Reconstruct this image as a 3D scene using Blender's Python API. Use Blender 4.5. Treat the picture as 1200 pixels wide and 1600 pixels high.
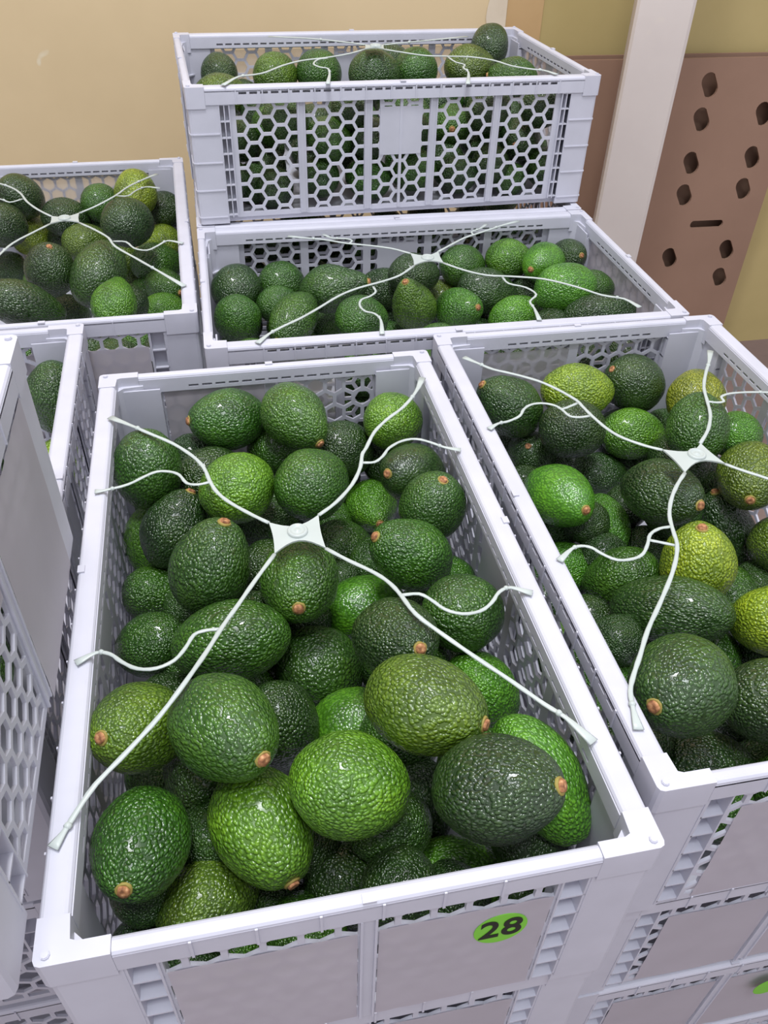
import bpy, bmesh, math, json, random
from mathutils import Vector, Matrix, Quaternion, noise
for o in list(bpy.data.objects): bpy.data.objects.remove(o)
S = bpy.context.scene
COL = S.collection
Z0 = 0.744                      # height of the upper crate rims above the floor
# ---------------------------------------------------------------- camera
CF, CP, CR, CH = 1282.47, 0.7019970, -0.0342192, 0.4658626
fwd = Vector((0, math.cos(CP), -math.sin(CP))); rt = Vector((1, 0, 0)); dn = fwd.cross(rt)
r2 = math.cos(CR)*rt + math.sin(CR)*dn; d2 = -math.sin(CR)*rt + math.cos(CR)*dn
cam = bpy.data.objects.new('camera', bpy.data.cameras.new('camera')); COL.objects.link(cam)
M = Matrix.Identity(4)
for i in range(3): M[i][0] = r2[i]; M[i][1] = -d2[i]; M[i][2] = -fwd[i]
M[0][3], M[1][3], M[2][3] = 0, 0, CH + Z0
cam.matrix_world = M
cam.data.sensor_fit = 'HORIZONTAL'; cam.data.sensor_width = 36; cam.data.lens = CF/1200*36; cam.data.clip_start = 0.02
S.camera = cam
CAMO = Vector((0, 0, CH + Z0))
def ray(u, v):                  # direction of the photograph's line of sight through a pixel
    return (r2*((u-600)/CF) + d2*((v-800)/CF) + fwd)
def on_plane(u, v, p, n):
    d = ray(u, v); return CAMO + d*((p-CAMO).dot(n)/d.dot(n))
# ---------------------------------------------------------------- world, lights, exposure
W = bpy.data.worlds.new('world'); S.world = W; W.use_nodes = True
W.node_tree.nodes['Background'].inputs[0].default_value = (.93, .91, 1.0, 1); W.node_tree.nodes['Background'].inputs[1].default_value = .93
rad0 = math.radians
def area(name, loc, rot, sx, sy, power, col):
    l = bpy.data.lights.new(name, 'AREA'); l.shape = 'RECTANGLE'; l.size = sx; l.size_y = sy; l.energy = power; l.color = col
    o = bpy.data.objects.new(name, l); COL.objects.link(o); o.location = loc; o.rotation_euler = rot; return o
area('overhead_light', (.1, -.55, 3.3), (rad0(-14), 0, .2), .34, .40, 34, (.90, .95, 1.0))
area('overhead_light', (-.2, .55, 3.3), (0, 0, .2), .45, .45, 50, (.97, .97, 1.0))  # added fill light, brightens the back crates and the wall
S.view_settings.view_transform = 'Standard'; S.view_settings.look = 'None'; S.view_settings.exposure = 0.0; S.view_settings.gamma = 1
S.view_settings.use_curve_mapping = False
# ---------------------------------------------------------------- materials
def mat(name):
    m = bpy.data.materials.new(name); m.use_nodes = True; return m, m.node_tree, m.node_tree.nodes, m.node_tree.links, m.node_tree.nodes['Principled BSDF']
def nz(N, sc, det=3, rough=.5):
    n = N.new('ShaderNodeTexNoise'); n.inputs['Scale'].default_value = sc; n.inputs['Detail'].default_value = det; n.inputs['Roughness'].default_value = rough; return n
def ramp(N, stops):
    r = N.new('ShaderNodeValToRGB'); e = r.color_ramp.elements
    while len(e) < len(stops): e.new(.5)
    for x, (p, c) in zip(e, stops): x.position = p; x.color = (*c, 1) if len(c) == 3 else c
    return r
def plastic(name, base, rough, transl, clear=0.0, nscale=30, bump=.05):
    m, T, N, L, P = mat(name); tc = N.new('ShaderNodeTexCoord'); n = nz(N, nscale); L.new(tc.outputs['Object'], n.inputs[0])
    r = ramp(N, [(.3, tuple(c*.93 for c in base)), (.7, base)]); L.new(n.outputs[0], r.inputs[0]); L.new(r.outputs[0], P.inputs['Base Color'])
    P.inputs['Roughness'].default_value = rough; P.inputs['Specular IOR Level'].default_value = .35
    b = N.new('ShaderNodeBump'); b.inputs['Strength'].default_value = bump; b.inputs['Distance'].default_value = .002; L.new(n.outputs[0], b.inputs['Height']); L.new(b.outputs[0], P.inputs['Normal'])
    tl = N.new('ShaderNodeBsdfTranslucent'); tl.inputs[0].default_value = (*base, 1)
    mx = N.new('ShaderNodeMixShader'); mx.inputs[0].default_value = transl; L.new(P.outputs[0], mx.inputs[1]); L.new(tl.outputs[0], mx.inputs[2])
    out = N['Material Output']; last = mx
    if clear > 0:
        tr = N.new('ShaderNodeBsdfTransparent'); m2 = N.new('ShaderNodeMixShader'); m2.inputs[0].default_value = clear
        L.new(mx.outputs[0], m2.inputs[1]); L.new(tr.outputs[0], m2.inputs[2]); last = m2
    L.new(last.outputs[0], out.inputs[0]); return m
MP = plastic('white_plastic', (.66, .665, .745), .42, .16)
MW_ = plastic('thin_white_plastic', (.68, .685, .765), .42, .22, .0)
MF = plastic('frosted_film', (.53, .50, .55), .42, .16, .03, 12, .9)
MFC = plastic('clear_film', (.76, .74, .76), .35, .45, .38, 9, .4)
MST = plastic('strap_plastic', (.60, .66, .63), .30, .2)
def simple(name, c, rough=.6, spec=.3):
    m, T, N, L, P = mat(name); P.inputs['Base Color'].default_value = (*c, 1); P.inputs['Roughness'].default_value = rough; P.inputs['Specular IOR Level'].default_value = spec; return m
MSTK = simple('green_sticker', (.19, .56, .045), .4); MINK = simple('black_ink', (.01, .015, .01), .5)
# avocado skin: the object's own colour, pebbles, lenticels and patches
def skin():
    m, T, N, L, P = mat('avocado_skin'); tc = N.new('ShaderNodeTexCoord'); oi = N.new('ShaderNodeObjectInfo')
    add = N.new('ShaderNodeVectorMath'); add.operation = 'ADD'; L.new(tc.outputs['Object'], add.inputs[0])
    cmb = N.new('ShaderNodeMath'); cmb.operation = 'MULTIPLY'; cmb.inputs[1].default_value = 37; L.new(oi.outputs['Random'], cmb.inputs[0]); L.new(cmb.outputs[0], add.inputs[1])
    # warp
    wn = nz(N, 5, 2); L.new(add.outputs[0], wn.inputs[0]); mixv = N.new('ShaderNodeVectorMath'); mixv.operation = 'MULTIPLY_ADD'
    mixv.inputs[1].default_value = (.09, .09, .09); L.new(wn.outputs['Color'], mixv.inputs[0]); L.new(add.outputs[0], mixv.inputs[2])
    v = N.new('ShaderNodeTexVoronoi'); v.feature = 'SMOOTH_F1'; v.inputs['Scale'].default_value = 14; v.inputs['Smoothness'].default_value = .15; L.new(mixv.outputs[0], v.inputs['Vector'])
    hm = N.new('ShaderNodeMapRange'); hm.inputs[1].default_value = .50; hm.inputs[2].default_value = .0; sq = N.new('ShaderNodeMath'); sq.operation = 'POWER'; sq.inputs[1].default_value = 2; L.new(v.outputs['Distance'], sq.inputs[0]); L.new(sq.outputs[0], hm.inputs[0])
    fine = nz(N, 60, 2); L.new(add.outputs[0], fine.inputs[0]); big = nz(N, 1.1, 2, .55); L.new(add.outputs[0], big.inputs[0]); mid = nz(N, 5, 3, .6); L.new(add.outputs[0], mid.inputs[0])
    hs = N.new('ShaderNodeMath'); hs.operation = 'MULTIPLY_ADD'; hs.inputs[1].default_value = .06; L.new(fine.outputs[0], hs.inputs[0]); L.new(hm.outputs[0], hs.inputs[2])
    b = N.new('ShaderNodeBump'); b.inputs['Distance'].default_value = .0012; L.new(hs.outputs[0], b.inputs['Height']); L.new(oi.outputs['Alpha'], b.inputs['Strength']); L.new(b.outputs[0], P.inputs['Normal'])
    # colour = object colour * patch variation + pebble tops lighter
    pr = ramp(N, [(.30, (.62, .66, .60)), (.5, (1, 1, 1)), (.72, (1.35, 1.22, .9))]); L.new(big.outputs[0], pr.inputs[0])
    m1 = N.new('ShaderNodeMix'); m1.data_type = 'RGBA'; m1.blend_type = 'MULTIPLY'; m1.inputs[0].default_value = 1; L.new(oi.outputs['Color'], m1.inputs[6]); L.new(pr.outputs[0], m1.inputs[7])
    tr = ramp(N, [(.15, (.66, .68, .60)), (.6, (1, 1, 1)), (.97, (1.45, 1.3, 1.05))]); L.new(hm.outputs[0], tr.inputs[0])
    m2 = N.new('ShaderNodeMix'); m2.data_type = 'RGBA'; m2.blend_type = 'MULTIPLY'; m2.inputs[0].default_value = 1; L.new(m1.outputs[2], m2.inputs[6]); L.new(tr.outputs[0], m2.inputs[7])
    sr = ramp(N, [(.66, (0, 0, 0)), (.74, (1, 1, 1))]); L.new(mid.outputs[0], sr.inputs[0])
    sm = N.new('ShaderNodeMath'); sm.operation = 'MULTIPLY'; sm.inputs[1].default_value = .45; L.new(sr.outputs[0], sm.inputs[0])
    m3 = N.new('ShaderNodeMix'); m3.data_type = 'RGBA'; L.new(sm.outputs[0], m3.inputs[0]); L.new(m2.outputs[2], m3.inputs[6]); m3.inputs[7].default_value = (.035, .03, .012, 1)
    L.new(m3.outputs[2], P.inputs['Base Color'])
    rr = N.new('ShaderNodeMapRange'); rr.inputs[3].default_value = .20; rr.inputs[4].default_value = .33; L.new(mid.outputs[0], rr.inputs[0]); L.new(rr.outputs[0], P.inputs['Roughness'])
    P.inputs['Specular IOR Level'].default_value = .8
    return m
MSK = skin()
def stemm():
    m, T, N, L, P = mat('stem_plug'); oi = N.new('ShaderNodeObjectInfo'); tc = N.new('ShaderNodeTexCoord'); n = nz(N, 12); L.new(tc.outputs['Object'], n.inputs[0])
    r = ramp(N, [(.3, (.16, .06, .025)), (.55, (.42, .19, .08)), (.75, (.62, .36, .18))]); L.new(n.outputs[0], r.inputs[0]); L.new(r.outputs[0], P.inputs['Base Color']); P.inputs['Roughness'].default_value = .75
    return m
MSP = stemm(); MSC = simple('stem_collar', (.30, .24, .06), .6)
def wallmat(name, base, dark, sc, speck):
    m, T, N, L, P = mat(name); tc = N.new('ShaderNodeTexCoord'); n = nz(N, sc, 5, .6); L.new(tc.outputs['Object'], n.inputs[0])
    r = ramp(N, [(.35, dark), (.65, base)]); L.new(n.outputs[0], r.inputs[0])
    n2 = nz(N, 14, 2); L.new(tc.outputs['Object'], n2.inputs[0]); r2_ = ramp(N, [(.72, (0, 0, 0)), (.75, (1, 1, 1))]); L.new(n2.outputs[0], r2_.inputs[0])
    mm = N.new('ShaderNodeMath'); mm.operation = 'MULTIPLY'; mm.inputs[1].default_value = speck; L.new(r2_.outputs[0], mm.inputs[0])
    mx = N.new('ShaderNodeMix'); mx.data_type = 'RGBA'; L.new(mm.outputs[0], mx.inputs[0]); L.new(r.outputs[0], mx.inputs[6]); mx.inputs[7].default_value = (.72, .66, .5, 1)
    L.new(mx.outputs[2], P.inputs['Base Color']); P.inputs['Roughness'].default_value = .7; P.inputs['Specular IOR Level'].default_value = .25
    b = N.new('ShaderNodeBump'); b.inputs['Strength'].default_value = .15; b.inputs['Distance'].default_value = .003; L.new(n.outputs[0], b.inputs['Height']); L.new(b.outputs[0], P.inputs['Normal']); return m
MYW = wallmat('ochre_wall_paint', (.70, .56, .34), (.62, .49, .29), 1.6, .7)
MYD = wallmat('ochre_board_paint', (.52, .42, .19), (.46, .37, .16), 2.5, .35)
MWD = wallmat('raw_wood', (.58, .40, .20), (.52, .34, .16), 4, 0)
MPL = wallmat('pillar_paint', (.66, .60, .55), (.60, .54, .50), 3, .15)
MPT = wallmat('white_plaster', (.74, .66, .52), (.66, .57, .43), 9, .5)
MCB = wallmat('brown_cardboard', (.32, .20, .14), (.29, .18, .125), 5, 0)
MFL = wallmat('dusty_concrete', (.26, .19, .17), (.18, .13, .115), 3, .1)
# ---------------------------------------------------------------- helpers
class MB:
    def __init__(s): s.v = []; s.f = []; s.mi = []; s.sm = []
    def add(s, vs, fs, mi=0, sm=False):
        o = len(s.v); s.v += [tuple(v) for v in vs]; s.f += [tuple(i+o for i in f) for f in fs]; s.mi += [mi]*len(fs); s.sm += [sm]*len(fs)
    def box(s, x0, x1, y0, y1, z0, z1, mi=0):
        s.add([(x0,y0,z0),(x1,y0,z0),(x1,y1,z0),(x0,y1,z0),(x0,y0,z1),(x1,y0,z1),(x1,y1,z1),(x0,y1,z1)],
              [(0,3,2,1),(4,5,6,7),(0,1,5,4),(1,2,6,5),(2,3,7,6),(3,0,4,7)], mi)
    def prism(s, poly, axis, a0, a1, mi=0):      # poly of (p,q) swept along an axis
        def P(p, q, a): return (a,p,q) if axis == 'x' else (p,a,q) if axis == 'y' else (p,q,a)
        n = len(poly); vs = [P(p,q,a0) for p,q in poly]+[P(p,q,a1) for p,q in poly]
        s.add(vs, [tuple(range(n)), tuple(range(2*n-1,n-1,-1))]+[(i,i+n,(i+1)%n+n,(i+1)%n) for i in range(n)], mi)
    def plate(s, outer, holes, fn, t, mi=0):     # flat plate with holes; fn maps (a,b,depth) to 3-D
        bm = bmesh.new(); loops = []
        for lp in [outer]+holes:
            vs = [bm.verts.new((p[0],p[1],0)) for p in lp]; loops.append(len(vs))
            for i in range(len(vs)): bm.edges.new((vs[i], vs[(i+1)%len(vs)]))
        bm.verts.index_update()
        bmesh.ops.triangle_fill(bm, edges=bm.edges[:], use_beauty=False, use_dissolve=False, normal=(0,0,1))
        bm.verts.index_update()
        vv = [(v.co.x,v.co.y) for v in bm.verts]; ff = [tuple(v.index for v in f.verts) for f in bm.faces]; bm.free()
        n = len(vv); s.add([fn(a,b,0) for a,b in vv]+[fn(a,b,t) for a,b in vv], ff+[tuple(i+n for i in reversed(f)) for f in ff], mi)
        base = len(s.v)-2*n; k = 0
        for c in loops:
            for i in range(c):
                a, b = k+i, k+(i+1)%c; s.f.append((base+a,base+b,base+b+n,base+a+n)); s.mi.append(mi); s.sm.append(False)
            k += c
    def mesh(s, name, mats):
        me = bpy.data.meshes.new(name); me.from_pydata(s.v, [], s.f)
        for m in mats: me.materials.append(m)
        me.polygons.foreach_set('material_index', s.mi); me.polygons.foreach_set('use_smooth', s.sm)
        bm = bmesh.new(); bm.from_mesh(me); bmesh.ops.recalc_face_normals(bm, faces=bm.faces[:]); bm.to_mesh(me); bm.free(); return me
def obj(name, me, parent=None):
    o = bpy.data.objects.new(name, me); COL.objects.link(o)
    if parent: o.parent = parent
    return o
def empty(name, loc, rz, label, cat, group=None):
    o = bpy.data.objects.new(name, None); COL.objects.link(o); o.empty_display_size = .05; o.location = loc; o.rotation_euler = (0,0,rz); tag(o, label, cat, group); return o
def tag(o, label, cat, group=None):
    o['label'] = label; o['category'] = cat
    if group: o['group'] = group
    return o
def clip(poly, a, b, c):        # keep a*x+b*y<=c
    out = []
    for i in range(len(poly)):
        p, q = poly[i], poly[(i+1)%len(poly)]; dp = a*p[0]+b*p[1]-c; dq = a*q[0]+b*q[1]-c
        if dp <= 0: out.append(p)
        if dp*dq < 0: t = dp/(dp-dq); out.append((p[0]+(q[0]-p[0])*t, p[1]+(q[1]-p[1])*t))
    return out
def clean(poly):
    o = []
    for p in poly:
        if not o or math.hypot(p[0]-o[-1][0], p[1]-o[-1][1]) > 3e-4: o.append(p)
    if len(o) > 2 and math.hypot(o[0][0]-o[-1][0], o[0][1]-o[-1][1]) <= 3e-4: o.pop()
    if len(o) < 3: return None
    A = abs(sum(o[i][0]*o[(i+1)%len(o)][1]-o[(i+1)%len(o)][0]*o[i][1] for i in range(len(o))))/2
    return o if A > 4e-6 else None
# ---------------------------------------------------------------- crates
LX, LY, CHt = .600, .3617, .186
ZA, ZB = .017, .163
def hexes(x0, x1, flat, centre_plate=False, rib=False):
    out = []; xc = (x0+x1)/2
    dx, dz = (.0193, .0223) if flat else (.0220, .0190)
    Rr = .0104 if flat else .0103
    for i in range(-8, 9):
        for j in range(-10, 11):
            if flat: cx = xc+i*dx; cz = .0901+j*dz+(dz/2 if i % 2 else 0)
            else: cx = xc+i*dx+(dx/2 if j % 2 else 0); cz = .095+j*dz
            if cx < x0-.011 or cx > x1+.011 or cz < ZA-.01 or cz > ZB+.01: continue
            ph = 0 if flat else math.pi/6
            h = [(cx+Rr*math.cos(ph+k*math.pi/3), cz+Rr*math.sin(ph+k*math.pi/3)) for k in range(6)]
            h = clip(clip(clip(clip(h,1,0,x1),-1,0,-x0),0,1,ZB),0,-1,-ZA)
            parts = [h]
            if centre_plate and len(h) > 2:
                o = cx-xc
                if abs(o) > .030:
                    if cz > .085: parts = [clip(h, *( (-1,0,-(xc+.0315)) if o > 0 else (1,0,xc-.0315) ))]
                elif abs(o) > .01: parts = [clip(h,0,1,.089), clip(h,0,-1,-.153)]
                else: parts = [clip(q, s_, 0, s_*xc-.002) for q in (clip(h,0,1,.089), clip(h,0,-1,-.153)) if len(q) > 2 for s_ in (1,-1)]
            for q in parts:
                if len(q) > 2:
                    q = clean(q)
                    if q: out.append(q)
    return out
def side(length, off, ax, sg, flat):   # wall, lip and beam of one side, ax 'x' long wall / 'y' short wall
    def fn(a, z, d):                    # d grows inwards
        y = sg*(off-d); return (a*(-sg if ax == 'x' else sg), y, z) if ax == 'x' else (y, a*sg, z)
    def bx(m, a0, a1, d0, d1, z0, z1): 
        p = fn(a0,z0,d0); q = fn(a1,z1,d1); m.box(min(p[0],q[0]),max(p[0],q[0]),min(p[1],q[1]),max(p[1],q[1]),z0,z1)
    h = length/2
    w = MB(); hol = []
    if ax == 'x': pans = [(-.2405+k*.0962+.0015*0, ) for k in range(5)]; rg = [(-.2405+k*.0962+.006, -.2405+(k+1)*.0962-.006) for k in range(5)]
    else: rg = [(-.118, -.006), (.006, .118)]
    for k, (a, b) in enumerate(rg): hol += hexes(a, b, flat, centre_plate=(ax == 'x' and k == 2))
    e = h-.012
    a0, a1 = (.2425, .256) if ax == 'x' else (.1195, .1385); dw = .0055 if ax == 'x' else .0025
    w.plate([(-a0,.010),(a0,.010),(a0,.172),(-a0,.172)], hol, lambda a,z,d: fn(a,z,d+dw), .0025)
    for s_ in (-1, 1): bx(w, min(s_*a0,s_*(h-.012)), max(s_*a0,s_*(h-.012)), .0135, .0155, .010, .172)
    # upright ribs between the panels
    xs = [-.2405+k*.0962 for k in range(1,5)] if ax == 'x' else [0]
    for x in xs:
        for s_ in (-.0052, .0036): bx(w, x+s_, x+s_+.0016, dw-.0026, dw, .012, .164)
        bx(w, x-.0052, x+.0052, dw-.0012, dw, .012, .166)
    if ax == 'x': bx(w, -.002, .002, dw-.0015, dw, .012, .166); bx(w, -.031, .031, dw-.001, dw, .0885, .1535)
    # ladder of shallow cells beside the corner posts
    for s_ in (-1, 1):
        n = 2 if ax == 'x' else 1; nk = 8 if ax == 'x' else 7
        for k in range(n+1):
            x = a0+(a1-a0)*k/n; bx(w, min(s_*x,s_*(x+.0014)), max(s_*x,s_*(x+.0014)), .001, .0135, .012, .166)
        for k in range(nk):
            z = .014+k*.149/(nk-1); bx(w, min(s_*a0,s_*a1), max(s_*a0,s_*a1), .0015, .0135, z, z+.0016)
    r = MB(); e = h-.001
    # beam: rounded top flange
    def rp(d, z): p = fn(0, z, d); return (p[1], z) if ax == 'x' else (p[0], z)
    wt = .0175 if ax == 'x' else .0105
    prof = [(0,.1815),(.0004,.1838),(.0016,.1854),(.0032,.186),(wt-.0034,.186),(wt-.0016,.1852),(wt-.0004,.1836),(wt,.1800),(wt-.002,.1800),(wt-.0024,.1825),(.0025,.1825),(.0020,.1800),(0,.1800)] 
    eo = h-.0402
    if ax == 'x': eo = h-.0262
    prof = [rp(d,z) for d,z in prof]; r.prism(prof, ax, -eo, eo)
    sl = []; x = -eo+.045
    while x < eo-.05:
        sl.append((x, x+.0105)); x += .0145
    return w, r, fn, bx, sl, eo, wt
def film_sheet(fn, a0, a1, z0, z1, inner, dd=None, w0=.0055):
    m = MB(); nx, nzz = 14, 8; d0 = (w0+.0029 if inner else w0-.0004) if dd is None else dd
    vs = []; 
    for i in range(nx+1):
        for j in range(nzz+1):
            a = a0+(a1-a0)*i/nx; z = z0+(z1-z0)*j/nzz; wv = .0011*noise.noise(Vector((a*35+z*9, z*50, a0*7)))
            vs.append(fn(a, z, d0+abs(wv)*(1 if inner else -1)))
    m.add(vs, [(i*(nzz+1)+j,(i+1)*(nzz+1)+j,(i+1)*(nzz+1)+j+1,i*(nzz+1)+j+1) for i in range(nx) for j in range(nzz)], 0, True)
    return m
def make_crate_meshes(flat):
    D = {}
    for ax, L_, off in (('x', LX, LY/2), ('y', LY, LX/2)):
        for sg in (-1, 1):
            w, r, fn, bx, sl, eo, wt = side(L_, off, ax, sg, flat)
            # skirt and inner lip with slots
            holes = [[(a,.1765),(b,.1765),(b,.1797),(a,.1797)] for a,b in sl]
            if ax == 'x' :
                s_ = MB(); r2m = r
                # slotted skirt in front of the solid one
                r2m.v = r2m.v
            r.plate([(-eo,.1645),(eo,.1645),(eo,.1822),(-eo,.1822)], holes if ax == 'x' else [], lambda a,z,d: fn(a,z,d), .0014)
            r.plate([(-eo,.1660),(eo,.1660),(eo,.1822),(-eo,.1822)], [[(a,.1700),(b,.1700),(b,.1728),(a,.1728)] for a,b in sl], lambda a,z,d: fn(a,z,d+wt-.0008), .0012)
            x = -eo+.04
            while x < eo-.03: bx(r, x, x+.0016, -.0010, 0, .1645, .1835); x += .036
            bx(r, -.004, .004, .0005, .006, .186, .1875)
            D[(ax,sg)] = (w.mesh('crate_wall',[MW_]), r.mesh('crate_rim_beam',[MP]), fn)
    posts = []
    for sx in (-1, 1):
        for sy in (-1, 1):
            m = MB(); X, Y = LX/2, LY/2
            def q(p): return (sx*(X-p[0]), sy*(Y-p[1]))
            pl = [(.006,.0015),(.044,.0015),(.044,.0125),(.0235,.0145),(.0145,.0235),(.0125,.044),(.0015,.044),(.0015,.006),(.0028,.0028)]
            m.prism([q(p) for p in pl], 'z', .003, .176)
            cap = [(.004,0),(.026,0),(.026,.0175),(.012,.0185),(.0105,.022),(.0105,.040),(0,.040),(0,.004),(.0012,.0012)]
            m.prism([q(p) for p in cap], 'z', .160, .1866)
            cap2 = [(.006,.0004),(.042,.0004),(.042,.0025),(.0025,.042),(.0004,.042),(.0004,.006),(.002,.002)]
            # stepped ledges and the two locating pins
            for z in ((.012, .050, .088, .126) if flat else ()): m.prism([q(p) for p in cap2], 'z', z, z+.0018)
            for (px, py) in ((.0055,.0065),):
                ring = [(px+.0026*math.cos(t*math.pi/4), py+.0026*math.sin(t*math.pi/4)) for t in range(8)]
                m.prism([q(p) for p in ring], 'z', .184, .1880)
                ring = [(px+.0022*math.cos(t*math.pi/4), py+.0022*math.sin(t*math.pi/4)) for t in range(8)]
                m.prism([q(p) for p in ring], 'z', .1880, .1886)
            posts.append(m.mesh('crate_corner_post',[MP]))
    b = MB(); X, Y = LX/2-.0135, LY/2-.0135
    hol = []
    b.plate([(-X,-Y),(X,-Y),(X,Y),(-X,Y)], hol, lambda a,c,d: (a,c,.004+d), .003)
    for s_ in (-1,1):
        b.box(-X+.03, X-.03, min(s_*(Y),s_*(Y+.004)), max(s_*Y,s_*(Y+.004)), .003, .012); b.box(min(s_*X,s_*(X+.004)), max(s_*X,s_*(X+.004)), -Y+.03, Y-.03, .003, .012)
    D['base'] = b.mesh('crate_base',[MP]); D['posts'] = posts; return D
CM = {True: make_crate_meshes(True), False: make_crate_meshes(False)}
def crate(x, y, yaw, z, flat, label, films=(), group=None):
    """x,y centre; yaw of the long axis; z of the underside"""
    t = empty('mesh_crate', (x, y, z+Z0), yaw, label, 'crate', group); D = CM[flat]
    for ax in 'xy':
        for sg in (-1, 1):
            w, r, fn = D[(ax,sg)]
            wo = obj('side_wall' if ax == 'x' else 'end_wall', w, t); obj('rim_beam', r, t)
            for (fa, fs, a0, a1, z0, z1, inner, mt) in films:
                if fa == ax and fs == sg: obj('film_sheet', film_sheet(fn, a0, a1, z0, z1, inner, .0004 if a1 > .13 else None, .0055 if fa == 'x' else .0025).mesh('film_sheet', [mt]), wo)
    for p in D['posts']: obj('corner_post', p, t)
    obj('crate_base', D['base'], t); return t
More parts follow.
